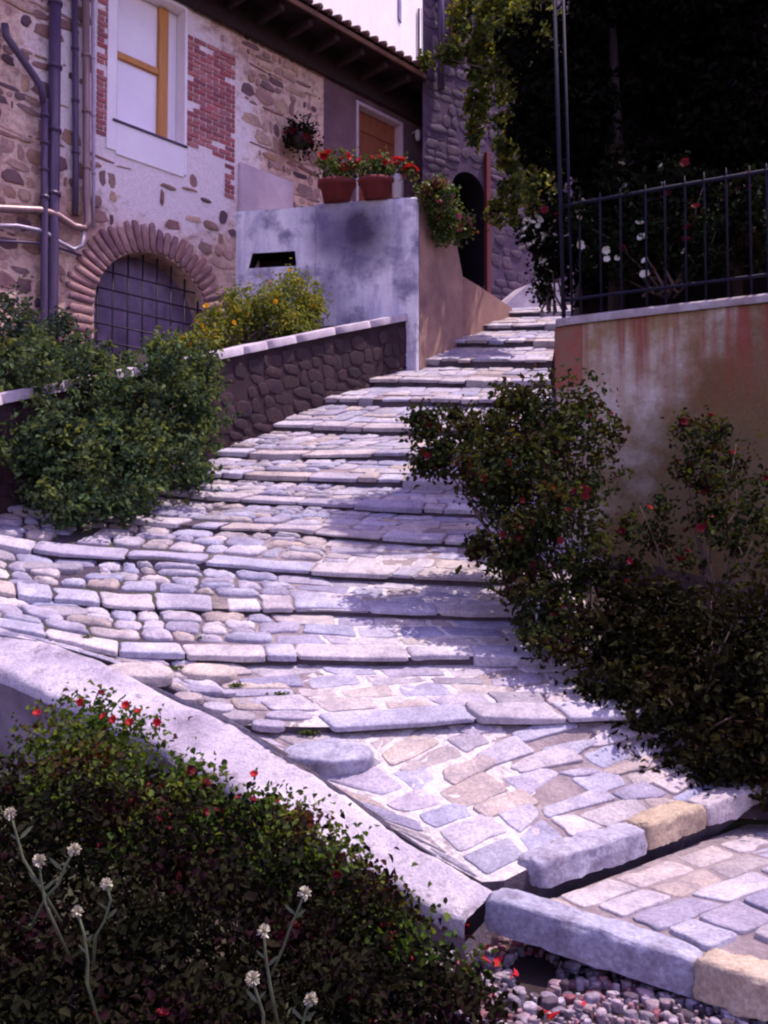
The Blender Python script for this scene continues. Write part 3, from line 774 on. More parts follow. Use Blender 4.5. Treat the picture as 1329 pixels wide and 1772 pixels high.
# ------------------------------------------------------------------ lower-left plastered wall
def strip_wall():
    top = [(-200, 1022, 6.72), (0, 1088, 6.36), (100, 1122, 6.08), (200, 1160, 5.9), (300, 1212, 5.68), (420, 1270, 5.48), (480, 1305, 5.3), (560, 1358, 5.02), (640, 1415, 4.78), (730, 1475, 4.52), (800, 1515, 4.35), (858, 1550, 4.2)]
    lowr = [(-200, 1090, 6.2), (0, 1168, 5.9), (70, 1196, 5.72), (160, 1238, 5.5), (270, 1290, 5.28), (370, 1345, 5.05), (440, 1385, 4.9), (530, 1440, 4.68), (600, 1490, 4.48), (680, 1530, 4.32), (760, 1580, 4.14), (800, 1602, 4.05)]
    w_ = thing('plastered_wall', at(420, 1400, 5.2), 'low wall with broad pale plaster cap sloping down above the red-flowered bush', 'wall')
    A = [at(*p) for p in top]; B = [at(*p) for p in lowr]
    cap, body = MB(), MB()
    P = []
    for t, dz in ((0, -.05), (.0, .0), (.04, .02), (.12, .024), (.22, .022), (.32, .02), (.42, .02), (.52, .018), (.62, .018), (.72, .015), (.82, .014), (.9, .012), (.95, .006), (.98, -.01), (1.0, -.07)):
        row = []
        for k in range(len(A)):
            for s in np.linspace(0, 1, 9)[:-1] if k < len(A) - 1 else [0]:
                j = min(k + 1, len(A) - 1)
                a = A[k] * (1 - s) + A[j] * s; b_ = B[k] * (1 - s) + B[j] * s
                q = a * (1 - t) + b_ * t + V(0, 0, dz)
                ed = 1.0 if t in (0, .95, .98, 1.0) else .55
                row.append(q + V(nz(q, 3, 5) * .02 * ed, nz(q, 3, 9) * .03 * ed, nz(q, 2.5) * .022 + nz(q, 11, 2) * .008))
        P.append(row)
    cap.grid(P); cap.build('cap', M['old_cap'], w_, True)
    low_ = [q + V(.0, -.02, -1.3) for q in P[-1]]
    body.grid([[q + V(0, -.01, .02) for q in P[-1]], low_]); body.grid([[q - V(0, 0, .01) for q in P[0]], [q - V(0, 0, .6) for q in P[0]]])
    e = P[-1][-1]; a = P[0][-1]
    body.grid([[a, e], [a - V(0, 0, .6), e - V(0, 0, 1.3)]])
    body.build('wall_face', M['old_face'], w_)
strip_wall()

# ------------------------------------------------------------------ low garden wall on the left of the path
GW = [(-260, 748, 6.9), (0, 690, 8.35), (110, 668, 8.85), (230, 643, 9.4), (340, 622, 9.95), (460, 597, 10.9), (580, 572, 11.9), (706, 548, 12.95)]
def garden_wall():
    T = [at(*p) for p in GW]
    w_ = thing('garden_wall', at(340, 800, 9.95), 'low dark stone garden wall with sloping pale cap beside the steps', 'wall')
    core, cap, st = MB(), MB(), MB()
    for k in range(len(T) - 1):
        a, c = T[k], T[k + 1]; u = unit((c - a) * V(1, 1, 0)); n = V(u[1], -u[0], 0)
        if n[1] > 0: n = -n
        L = np.linalg.norm((c - a)[:2])
        foot = lambda q: min(base_z(q[1]) - .5, q[2] - 1.5)
        for s0, s1 in ((0, 1),):
            for kk in (0, -.3):
                core.grid([[a + n * kk, c + n * kk], [V(*(a + n * kk)[:2], foot(a)), V(*(c + n * kk)[:2], foot(c))]])
        fr = Frame(a, c - a, n, np.cross(unit(c - a), n)); 
        if fr.n[2] < 0: fr.n = -fr.n
        Lc = np.linalg.norm(c - a)
        x = 0
        while x < Lc - .02:
            wd = min(random.uniform(.5, .9), Lc - x)
            if Lc - x - wd < .25: wd = Lc - x
            cap.stone(fr, x + wd / 2, -.14, wd + .004, .40, .05, 8, 20, .015, .05, .02)
            x += wd
        wf = Frame(a, u, V(0, 0, 1), n)
        slope = (c - a)[2] / L
        z = -.13; 
        while z > -1.5:
            h = random.uniform(.10, .2); x = random.uniform(-.1, .05)
            while x < L:
                wd = random.uniform(.14, .36)
                zc = z - h / 2 + slope * (x + wd / 2)
                if random.random() > .08: st.stone(wf, x + wd / 2, zc, wd - .016, h - .012, random.uniform(.003, .016), 3.6, 8, .2, .02, .0, random.uniform(-.1, .1))
                x += wd
            z -= h
    core.build('wall_core', M['dark_mortar'], w_); st.build('stonework', M['dark_rubble'], w_, True); cap.build('cap', M['lime'], w_, True)
garden_wall()

# ------------------------------------------------------------------ stone house on the left
def fs(px, py=500): return FA.sz(px, py)
S0, S1, Z0, Z1 = -7.0, 4.2, 3.0, 9.95
house = thing('stone_house', FA.p(-1, 3), 'old rubble stone house with arched grille, wooden window and deep dark eaves on the left', 'house')
sA, sB = fs(163)[0], fs(362)[0]
ac, ar = (sA + sB) / 2, (sB - sA) / 2
zs = fs(262, 437)[1] - ar
def arc(r, n=24, c=None): return [(ac + r * math.cos(math.pi * (1 - k / n)), zs + r * math.sin(math.pi * (1 - k / n))) for k in range(n + 1)]
arch_loop = [(sA, Z0 + .35)] + arc(ar) + [(sB, Z0 + .35)]
wl, wr = fs(201, 150)[0], fs(318, 150)[0]
wb = fs(201, 208)[1]; wt = wb + 1.95
win_loop = [(wl, wb), (wl, wt), (wr, wt), (wr, wb)]
dl, dr = fs(619, 250)[0], fs(692, 250)[0]
dt = fs(619, 181)[1]; db = 5.62
door_loop = [(dl, db), (dl, dt), (dr, dt), (dr, db)]
def panel(wall, loops, outer, m, parent, name, k=0):
    import bmesh
    bm = bmesh.new(); es = []
    for lp in [outer] + loops:
        vs = [bm.verts.new(wall.p(s, z, k) - WORLD[parent.name]) for s, z in lp]
        es += [bm.edges.new((vs[i], vs[(i + 1) % len(vs)])) for i in range(len(vs))]
    bmesh.ops.triangle_fill(bm, use_beauty=True, use_dissolve=False, edges=es)
    bmesh.ops.recalc_face_normals(bm, faces=bm.faces)
    me = bpy.data.meshes.new(name); bm.to_mesh(me); bm.free(); me.materials.append(m)
    o = link(name, me, parent, WORLD[parent.name])
    return o
def reveal(b, wall, loop, k0, k1, closed=False):
    n = len(loop)
    for i in range(n if closed else n - 1):
        (s, z), (s2, z2) = loop[i], loop[(i + 1) % n]
        b.face([wall.p(s, z, k0), wall.p(s2, z2, k0), wall.p(s2, z2, k1), wall.p(s, z, k1)])
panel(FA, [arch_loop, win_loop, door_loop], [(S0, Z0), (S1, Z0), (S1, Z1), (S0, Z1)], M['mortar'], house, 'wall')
b = MB()
b.face([FA.p(S0, Z0), FA.p(S0, Z1), FA.p(S0, Z1, -6), FA.p(S0, Z0, -6)]); b.face([FA.p(S1, Z0), FA.p(S1, Z1), FA.p(S1, Z1, -6), FA.p(S1, Z0, -6)])
b.face([FA.p(S0, Z0, -6), FA.p(S1, Z0, -6), FA.p(S1, Z1, -6), FA.p(S0, Z1, -6)])
reveal(b, FA, arch_loop, 0, -.4)
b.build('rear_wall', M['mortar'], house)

# rubble on the face
bsL = [fs(166, 150)[0], fs(187, 150)[0]]; bsR = [fs(322, 150)[0], fs(407, 150)[0]]; bs2 = fs(388, 300)[0]
zB_L = fs(175, 235)[1]; zB_R = fs(325, 252)[1]; zB_2 = fs(400, 345)[1]
sP0, zP0 = fs(410, 280); sP1 = fs(505, 300)[0]
plast_s0 = fs(560, 250)[0]
wc_s, wc_z = fs(275, 200)
def blocked(s, z, g=0):
    if sA - g < s < sB + g and z < zs: return True
    if math.hypot(s - ac, z - zs) < ar + .42 and z > zs - .1: return True
    if sA - .40 < s < sB + .40 and zs - .25 < z <= zs: return True
    if fs(183, 150)[0] - .02 < s < fs(324, 150)[0] + .02 and z > wb - .50: return True
    if bsL[0] < s < bsL[1] and z > zB_L: return True
    if bsR[0] < s < bsR[1] and z > zB_R: return True
    if bs2 < s < bsR[1] and z > zB_2: return True
    if sP0 < s < sP1 and z < zP0: return True
    if s > plast_s0: return True
    if math.hypot(s - wc_s, z - wc_z) < 1.75 and random.random() < .32: return True  # fewer stones where the painted window glow shows
    return False
rub = MB(); z = Z0 + .3
FF = Frame(FA.p(0, 0), FA.u, V(0, 0, 1), FA.n)
while z < Z1:
    h = random.choice((.07, .10, .14, .20)) * random.uniform(.85, 1.15); s = S0 + 2.2
    while s < plast_s0:
        wd = random.choice((.08, .13, .18, .25, .38)) * random.uniform(.8, 1.25); c = s + wd / 2; zc = z + h / 2
        if not blocked(c, zc) and not blocked(c - wd * .4, zc) and not blocked(c + wd * .4, zc) and random.random() > .12:
            rub.stone(FF, c, zc + random.uniform(-.02, .02), wd - random.uniform(.01, .05), h - random.uniform(.01, .05), random.uniform(.002, .028), 3.4, 9, .2, .02, .0, random.uniform(-.12, .12))
        s += wd
    z += h
rub.build('rubble_stones', M['rubble'], house, True)
# brick jambs
bj = MB(); br = MB()
for (s0, s1, z0, z1) in ((bsL[0], bsL[1], zB_L, Z1 - .4), (bsR[0], bsR[1], zB_R, Z1 - 1.0), (bs2, bsR[1], zB_2, zB_R)):
    z = z0; k = 0
    while z < z1 - .05:
        s = s0 - (.11 if k % 2 else 0)
        while s < s1 - .03:
            a, c = max(s, s0), min(s + .225, s1)
            edge_ = min(s - s0, s1 - s - .22) < .05 or z < z0 + .3 or z > z1 - .3
            if c - a > .05 and random.random() > (.14 if edge_ else .01): br.box(FF, a + .010, c - .010, z + .007, z + .064, .0, .012 + random.uniform(0, .012), bev=.006)
            s += .225
        z += .073; k += 1
br.build('bricks', M['brick'], house)
# arch voussoirs
vo = MB(); n = 30
for k in range(n):
    a = math.pi * (1 - (k + .5) / n); r0, r1 = ar + .005, ar + random.uniform(.33, .42)
    u = V(0, 0, 0) + FA.u * (-math.sin(a)) + V(0, 0, 1) * math.cos(a)
    v = FA.u * math.cos(a) + V(0, 0, 1) * math.sin(a)
    fr = Frame(FA.p(ac + math.cos(a) * (r0 + r1) / 2, zs + math.sin(a) * (r0 + r1) / 2), -u, v, FA.n)
    vo.stone(fr, 0, 0, math.pi * (ar + .2) / n * .80, r1 - r0, random.uniform(.03, .05), 6, 12, .04, .03, .06)
for sgn, s in ((-1, sA), (1, sB)):
    z = zs - .02
    while z > Z0 + .4:
        wd = random.uniform(.22, .4)
        vo.stone(FF, s + sgn * wd / 2 + sgn * .005, z - .06, wd, .105, random.uniform(.02, .04), 5, 12, .05, .03, .06); z -= .12
vo.build('arch_stones', M['arch_brick'], house, True)
# arched window: dusty panes + iron grille
gw = MB(); pts = [FA.p(s, z, -.36) for s, z in arch_loop]; gw.face(pts)
aw = gw.build('arched_window', M['old_pane'], house)
gr = MB()
for k in range(8):
    s = sA + (sB - sA) * (k + .5) / 8
    top = zs + math.sqrt(max(0, ar ** 2 - (s - ac) ** 2))
    gr.tube([FA.p(s, Z0 + .35, -.12), FA.p(s, top - .01, -.12)], .014, 6)
for k in range(8):
    z = zs + .52 - k * .235
    hw = math.sqrt(max(.01, ar ** 2 - max(0, z - zs) ** 2))
    gr.tube([FA.p(ac - hw + .01, z, -.098), FA.p(ac + hw - .01, z, -.098)], .012, 6)
gr.build('grille', M['iron'], aw, True)
# upper window: plaster surround, wooden sash, curtained panes
sur = MB()
q0, q1 = fs(184, 150)[0], fs(323, 150)[0]
sur.box(FF, q0, wl - .003, wb - .42, wt + .3, -.01, .025); sur.box(FF, wr + .003, q1, wb - .42, wt + .3, -.01, .025)
sur.box(FF, wl - .003, wr + .003, wb - .46, wb - .003, -.01, .025); sur.box(FF, wl - .003, wr + .003, wt + .003, wt + .3, -.01, .025)
reveal(sur, FA, win_loop, .02, -.26, True)
sur.build('window_surround', M['plaster'], house)
sw = MB(); kz = -.2
sR = FA.sz(284, 150, kz)[0]; sM = FA.sz(274, 150, kz)[0]; s_l = wl + .01
sw.box(FF, s_l, s_l + .04, wb + .02, wt - .01, kz - .03, kz + .035); sw.box(FF, sM - .02, sR + .035, wb + .02, wt - .01, kz - .03, kz + .05)
sash = sw.build('window', M['wood'], house)
sw = MB(); zb = FA.sz(240, 112, kz)[1]
sw.box(FF, s_l + .043, sM - .023, zb - .045, zb + .045, kz - .02, kz + .045)
sw.build('glazing_bar', M['wood'], sash)
pn = MB(); pn.box(FF, s_l + .043, sM - .023, wb + .02, zb - .048, kz - .02, kz - .005); pn.box(FF, s_l + .043, sM - .023, zb + .048, wt - .01, kz - .02, kz - .005)
pn.box(FF, sR + .038, wr - .005, wb + .02, wt - .01, kz - .02, kz + .02)
pn.build('pane', M['pane'], sash)
si = MB(); si.box(FF, wl - .06, wr + .05, wb - .035, wb - .004, -.2, .05); si.build('sill', M['zinc'], sash)
# terrace door
pl = MB(); pl.box(FF, plast_s0, dl - .06, db - .4, Z1 - .02, -.01, .02); pl.box(FF, dr + .06, S1, db - .4, Z1 - .02, -.01, .02); pl.box(FF, dl - .058, dr + .058, dt + .06, Z1 - .02, -.01, .02)
pl.build('brown_render', M['brown_plaster'], house)
dd = MB()
for k in range(5):
    w_ = (dr - dl) / 5; dd.box(FF, dl + k * w_ + .004, dl + (k + 1) * w_ - .004, db, dt, -.16, -.12 - .006 * (k % 2))
dd.box(FF, dl + .05, dr - .05, dt - .35, dt - .23, -.118, -.10); dd.box(FF, dl + .05, dr - .05, db + .9, db + 1.02, -.118, -.10)
dob = dd.build('door', M['door_wood'], house)
df = MB(); df.box(FF, dl - .057, dl - .002, db, dt + .055, -.16, .035); df.box(FF, dr + .002, dr + .057, db, dt + .055, -.16, .035); df.box(FF, dl - .002, dr + .002, dt + .002, dt + .055, -.16, .035)
df.build('door_frame', M['pink_plaster'], dob)
lp = MB(); lp.tube([FA.p(dr + .30, dt - .05, .02), FA.p(dr + .30, dt - .02, .16)], .012, 6); lp.tube([FA.p(dr + .3, dt - .22, .16), FA.p(dr + .3, dt - .17, .16), FA.p(dr + .3, dt - .06, .16), FA.p(dr + .3, dt - .02, .16)], [.03, .05, .05, .015], 10)
lp.build('lantern', M['pot_white'], house, True)
# pale plaster patch beside the terrace
pp = MB(); pp.box(FF, sP0 + .02, sP1, Z0 + 1, zP0, -.01, .05, bev=.03); pp.build('plaster_patch', M['pink_plaster'], house)
# roof and eaves
EO = FA.sz(735, 108, .8)
e_s = EO[0]; e_z = FA.sz(735, 106, .9)[1] - .14
ro = MB()
ro.face([FA.p(S0 - .3, Z1 - .06, .0), FA.p(S1, Z1 - .06, .0), FA.p(e_s, e_z - .06, .8), FA.p(S0 - .3, e_z - .06, .8)])
sof = ro.build('soffit', M['soffit'], house)
rf = MB(); s = S0
while s < e_s - .1:
    rf.box(FF, s, s + .09, e_z - .19, e_z - .065, .0, .72, bev=.008); s += .55
rf.build('rafter_ends', M['soffit'], sof)
rr = MB()
for (lo, hi) in ((0, .06),):
    rr.face([FA.p(S0 - .3, e_z + .03, .86), FA.p(e_s, e_z + .03, .86), FA.p(S1, e_z + .32, 0), FA.p(S1, e_z + 2.1, -5.5), FA.p(S0 - .3, e_z + 2.1, -5.5)])
wp = MB(); wp.box(FF, plast_s0 - 4.5, S1 - .02, Z1 - .62, Z1 - .08, .022, .12, bev=.02); wp.build('eave_shade_band', M['soffit'], house)  # dark band added under the eaves, painting the shade on the wall top
ro_ob = rr.build('roof', M['tile'], house)
fa = MB(); fa.box(FF, S0 - .3, e_s, e_z - .09, e_z - .01, .80, .835); fa.build('fascia', M['fascia'], ro_ob)
gt = MB()
s = S0
while s < e_s:
    gt.tube([FA.p(s, e_z + .06, .88), FA.p(s, e_z + .22, .35), FA.p(s, e_z + .34, 0)], .05, 8); s += .2
gt.build('roof_tiles', M['tile'], ro_ob, True)

# pipes on the house
def pipe(pts, r, m, name='drainpipe', k=.09, brackets=True):
    b = MB(); b.tube([FA.p(*FA.sz(px, py, k), k) for px, py in pts], r, 10)
    o = b.build(name, m, house, True)
    if brackets:
        for t in (.15, .4, .65, .9):
            (x0, y0), (x1, y1) = pts[0], pts[1]
            s, z = FA.sz(x0 + (x1 - x0) * t, y0 + (y1 - y0) * t, k)
            br_ = MB(); br_.tube([FA.p(s, z - .02, k), FA.p(s, z + .02, k)], r * 1.25, 10)
            br_.build('pipe_clip', m, o, True)
    return o
pipe([(96, -60), (92, 380), (90, 540), (88, 640)], .075, M['zinc'])
pipe([(77, 172), (77, 360), (76, 560), (75, 640)], .045, M['zinc'], k=.13)
pipe([(8, 42), (10, 62), (30, 90), (58, 130), (72, 152), (76, 180)], .045, M['zinc'], 'branch_pipe', .13, False)
pipe([(129, -60), (131, 300), (130, 372)], .04, M['zinc'], k=.07)
pipe([(148, -60), (150, 330), (152, 385), (147, 396), (128, 392), (98, 372), (70, 364), (0, 361), (-60, 362)], .048, M['copper'], k=.12)
pipe([(160, -60), (162, 340), (161, 395)], .022, M['pale_pipe'], k=.12)
pipe([(146, 398), (143, 425), (128, 432), (105, 420), (75, 400), (30, 391), (-60, 390)], .026, M['pale_pipe'], 'cable_pipe', .12, False)
pipe([(140, 442), (100, 428), (60, 420), (-60, 415)], .018, M['zinc'], 'cable_pipe', .1, False)

# ------------------------------------------------------------------ bed behind the garden wall
bd = MB(); T = [at(*p) for p in GW]
Pg = []
for k, q in enumerate(T):
    s = np.dot((q - FA.o), FA.u); fq = FA.p(s, q[2] + .15, 0)
    Pg.append([q * (1 - t) + fq * t + V(0, 0, -.06 + .25 * t) for t in np.linspace(0, 1, 5)])
bd.grid(Pg)
tag(bd.build('soil', M['soil'], None, True), kind='structure')

# ------------------------------------------------------------------ white terrace with stair parapet
c0, c1 = at(411, 362, 13.40), at(724, 341, 12.92)
ztop = c1[2]; c0[2] = ztop
terr = thing('terrace', V(*((c0 + c1) / 2)[:2], 4.3), 'white water-stained terrace wall with dark slot and flower pots on top', 'terrace')
TW = Wall(c0[:2], (c1 - c0)[:2]); tf = Frame(TW.p(0, 0), TW.u, V(0, 0, 1), TW.n)
Lt = np.linalg.norm((c1 - c0)[:2])
seam = TW.sz(545, 450)[0]
sl0, slz0 = TW.sz(430, 467); sl1, slz1 = TW.sz(513, 440)
slz0, slz1 = slz0 + .02, slz0 + .24
panel(TW, [[(sl0, slz0), (sl0 + .06, slz1), (sl1 - .02, slz1), (sl1, slz0)]], [(-.1, 3.6), (seam - .004, 3.6), (seam - .004, ztop - .03), (-.1, ztop - .03)], M['terrace'], terr, 'white_panel')
b = MB(); reveal(b, TW, [(sl0, slz0), (sl0 + .06, slz1), (sl1 - .02, slz1), (sl1, slz0)], 0, -.3, True); b.face([TW.p(sl0, slz0, -.3), TW.p(sl0, slz1, -.3), TW.p(sl1, slz1, -.3), TW.p(sl1, slz0, -.3)])
b.build('slot', M['void'], terr)
b = MB(); b.box(tf, seam, Lt, 3.6, ztop, -.22, .035, bev=.03); b.build('front_wall', M['terrace'], terr)
b = MB(); b.box(tf, -.1, seam - .004, ztop - .45, ztop - .032, -.22, -.31); b.build('parapet', M['terrace'], terr)
d1 = at(800, 400, 14.1)
SW = Wall(c1[:2], (d1 - c1)[:2]); 
if np.dot(SW.n, V(1, -1, 0)) < 0: SW.n = -SW.n
sf = Frame(SW.p(0, 0), SW.u, V(0, 0, 1), SW.n); Ls = np.linalg.norm((d1 - c1)[:2])
def prism(b, wall, loop, k0, k1):
    b.face([wall.p(s, z, k0) for s, z in loop]); b.face([wall.p(s, z, k1) for s, z in loop][::-1])
    reveal(b, wall, loop, k0, k1, True)
b = MB(); z8 = SW.sz(800, 478)[1]
prism(b, SW, [(.03, 3.6), (.03, ztop - .01), (Ls * .66, ztop - .03), (Ls * .82, ztop - .22), (Ls, z8 + .02), (Ls, 4.2)], 0, -.24)
b.build('side_wall', M['brown_plaster2'] if 'brown_plaster2' in M else plain('tan_plaster', (.44, .27, .19), (.17, .09, .09), 1.6, .9, strength=.4), terr)
d2 = at(886, 536, 15.4)
RW = Wall(d1[:2], (d2 - d1)[:2])
if np.dot(RW.n, V(1, -1, 0)) < 0: RW.n = -RW.n
Lr = np.linalg.norm((d2 - d1)[:2])
b = MB(); prism(b, RW, [(0, 4.2), (0, z8), (Lr * .3, z8 - .03), (Lr, d2[2] + .03), (Lr, 4.8)], 0, -.24)
b.build('stair_parapet', plain('orange_plaster', (.36, .21, .15), (.20, .10, .09), 2.2, .9, strength=.4), terr)
b = MB(); b.face([V(*c0[:2], ztop - .9), V(*c1[:2], ztop - .9), V(*d1[:2], ztop - .9), FA.p(4.2, ztop - .9), FA.p(0, ztop - .9)]); b.build('terrace_floor', M['pink_plaster'], terr)

# ------------------------------------------------------------------ tower with arched doorway at the end of the path
t0, t1 = V(.66, 15.45, 0), V(4.4, 17.9, 0)
TT = Wall(t0[:2], (t1 - t0)[:2]); Lw = np.linalg.norm((t1 - t0)[:2])
TOP = 12.4
tow = thing('stone_tower', TT.p(1, 5.4), 'tall dark purple stone building with arched doorway at the top of the steps', 'house')
a0, a1 = TT.sz(782, 400)[0], TT.sz(838, 400)[0]; am, aR = (a0 + a1) / 2, (a1 - a0) / 2; az = TT.sz(810, 298)[1] - aR
tl = [(a0, 5.3)] + [(am - aR * math.cos(math.pi * k / 16), az + aR * math.sin(math.pi * k / 16)) for k in range(17)] + [(a1, 5.3)]
panel(TT, [tl], [(0, 5), (Lw, 5), (Lw, TOP), (0, TOP)], M['tower_mortar'], tow, 'wall')
b = MB(); reveal(b, TT, tl, 0, -.7); b.face([TT.p(s, z, -.7) for s, z in tl]); b.build('doorway', M['void'], tow)
b = MB(); TQ = [t0, t1, t1 + V(.5, 2.5, 0), t0 + V(.22, 3.6, 0)]; lo_, hi_ = V(0, 0, 5), V(0, 0, TOP)
for k in (1, 2, 3): b.face([TQ[k] + lo_, TQ[(k + 1) % 4] + lo_, TQ[(k + 1) % 4] + hi_, TQ[k] + hi_])
b.face([q + hi_ for q in TQ])
b.build('rear_wall', M['tower_mortar'], tow)
tfm = Frame(TT.p(0, 0), TT.u, V(0, 0, 1), TT.n)
b = MB(); z = 5.1
while z < TOP - .25:
    h = random.uniform(.12, .24); s = random.uniform(0, .1)
    while s < Lw - .2:
        wd = random.uniform(.15, .42); c = s + wd / 2; zc = z + h / 2
        if not (a0 - .12 < c < a1 + .12 and zc < az) and math.hypot(c - am, zc - az) > aR + .15 and random.random() > .15:
            b.stone(tfm, c, zc, wd - .02, h - .02, random.uniform(.003, .018), 3.2, 9, .16, .02, .0, random.uniform(-.1, .1))
        s += wd
    z += h
b.build('rubble_stones', M['tower_rubble'], tow, True)
b = MB(); b.box(tfm, a1 + .005, a1 + .10, 5.3, az + .8, -.02, .07); b.build('door_post', plain('red_timber', (.20, .03, .03), (.11, .02, .02), 5, .6, vec=(6, 6, .5)), tow)
b = MB()
s = TT.sz(782, 40)[0]; b.box(tfm, s - .03, s + .05, TT.sz(782, 95)[1], TOP - .1, .0, .09); b.build('timber_post', M['wood'], tow)
b = MB(); s = TT.sz(757, 40)[0]; b.tube([TT.p(s, 9.6, .1), TT.p(s, TOP - .1, .1)], .06, 10); b.build('drainpipe', M['zinc'], tow, True)

# pale house seen above the eaves
wh = thing('white_house', V(-2.2, 20.5, 6), 'sunlit white house glimpsed above the dark eaves', 'house')
HW = Wall((-1.45, 17.2), (.30, .95)); hf = Frame(HW.p(0, 0), HW.u, V(0, 0, 1), HW.n)
b = MB(); b.box(hf, -.3, 9, 6, 18, -3, 0); b.build('wall', M['white_house'], wh)
b = MB(); s = HW.sz(722, 40)[0]; b.tube([HW.p(s - .03, 10.5, .08), HW.p(s - .03, 16.5, .08)], .06, 10); b.build('drainpipe', M['zinc'], wh, True)
b = MB(); s, z = HW.sz(690, 30); b.box(hf, s - .12, s + .12, z - .1, z + .5, .002, .04); b.build('window', M['old_pane'], wh)

wg = thing('ramp_wall', at(905, 540, 16), 'small pale sloping wall at the very top of the steps', 'wall')
b = MB(); GWr = Wall(at(868, 530, 15.9)[:2], (at(965, 530, 16.5) - at(868, 530, 15.9))[:2])
prism(b, GWr, [GWr.sz(866, 536), GWr.sz(890, 512), GWr.sz(915, 492), GWr.sz(935, 486), GWr.sz(970, 490), GWr.sz(970, 560), GWr.sz(868, 560)], 0, -.5)
b.build('wall_face', M['lime'], wg)

# ------------------------------------------------------------------ right retaining wall, railing, added sky-blocking wall
RWT = [(962, 562, 8.45), (985, 553, 8.36), (1040, 540, 8.22), (1100, 531, 8.08), (1200, 521, 7.86), (1329, 513, 7.6), (1600, 500, 7.1)]
rtop = [at(*p) for p in RWT]; zr = float(np.mean([q[2] for q in rtop]))
rtop = [V(q[0], q[1], zr) for q in rtop]
rw = thing('retaining_wall', V(2.4, 7.9, 1.0), 'tall stained retaining wall with rust streaks under the iron railing', 'wall')
def dense(P, n=6):
    out = []
    for a, c in zip(P[:-1], P[1:]): out += [a * (1 - t) + c * t for t in np.arange(n) / n]
    return out + [P[-1]]
rp = dense(rtop); corner = rtop[0]
back = [corner + V(1.3, 7, 0) * t for t in (1, .75, .5, .25, .06)]
b = MB(); line = back + [corner + V(.01, .06, 0)] + rp
prof = [(0, 0, -.02), (0, 0, -.10), (0, 0, -.4), (0, 0, -.9), (0, 0, -1.5), (0, 0, -2.3), (0, 0, -3.6)]
b.grid([[q + V(0, 0, dz) for q in line] for (_, _, dz) in prof])
b.build('wall_face', M['stained_wall'], rw, True)
b = MB()
b.grid([[q + V(-.01, -.035, -.055) for q in line], [q + V(-.01, -.04, .0) for q in line], [q + V(0, -.01, .025) for q in line], [q + V(.1, .3, .03) for q in line], [q + V(.3, .9, .03) for q in line]])
b.build('coping', plain('pale_coping', (.42, .38, .38), (.22, .16, .15), 6, .9, strength=.4), rw, True)
b = MB(); c_ = corner + V(0, 0, 0)
b.grid([[q + V(-.004, -.006, dz) for q in dense([rtop[0] + V(-.006, .03, 0), rtop[0], rtop[1], rtop[1] * .6 + rtop[2] * .4], 4)] for dz in (-.06, -.2, -.4, -.62)])
b.build('rust_stain', M['rust'], rw, True)
b = MB(); b.grid([[q + V(.02, .08, -.1) for q in rtop] + [V(9, 6, zr - .1)], [q + V(.3, 2.0, -.1) for q in rtop] + [V(9, 8.5, zr - .1)], [q + V(.9, 5, -.1) for q in rtop] + [V(9, 13, zr - .1)]]); tag(b.build('garden_bed', M['soil'], None), kind='structure')
# railing
ra = thing('iron_railing', V(*rtop[2][:2], zr), 'wrought iron railing with slim upright bars on top of the stained wall', 'railing')
line = [q + V(.02, .12, 0) for q in rtop]
def along(px): 
    xs = [p[0] for p in RWT]; return V(*[np.interp(px, xs, [q[k] for q in line]) for k in range(3)])
zt, zl = at(1160, 316, 7.95)[2], at(1160, 490, 7.95)[2]
for z, r in ((zt, .019), (zl, .016)):
    b = MB(); P = [along(px) for px in range(972, 1600, 40)]; b.tube([V(q[0], q[1], z) for q in P], r, 8); b.build('rail', M['rail_iron'], ra, True)
for k, px in enumerate(range(1008, 1580, 37)):
    q = along(px + random.uniform(-4, 4)); b = MB()
    b.tube([V(q[0], q[1], zr), V(q[0], q[1], zt + .02), V(q[0], q[1], zt + random.uniform(.06, .09))], [.011, .011, .004], 6)
    b.build('bar', M['rail_iron'], ra, True)
q = along(985); ps = thing('iron_post', V(q[0], q[1], zr), 'tall thin iron post rising at the corner of the railing', 'post')
for dx, r in ((-.045, .02), (.035, .014)):
    b = MB(); b.tube([V(q[0] + dx, q[1], zr), V(q[0] + dx - .03, q[1], zr + 1.6), V(q[0] + dx - .07, q[1], 7.4)], r, 8); b.build('upright', M['rail_iron'], ps, True)

dh = thing('sky_block', V(5, 11, 3), 'added dark wall behind the railing, blocking the sky light', 'house')  # added to block sky light behind the trees; shade put into its colour
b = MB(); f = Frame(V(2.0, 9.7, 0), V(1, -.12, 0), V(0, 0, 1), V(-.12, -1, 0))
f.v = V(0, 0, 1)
b.box(f, .10, 8, 2.5, 7.55, -1.0, 0); b.build('wall', M['sky_block'], dh)
b = MB(); b.box(f, .0, 8.2, 7.555, 7.66, -1.2, .3); b.build('roof', M['dark_wood'], dh)  # top of the added sky-blocking wall

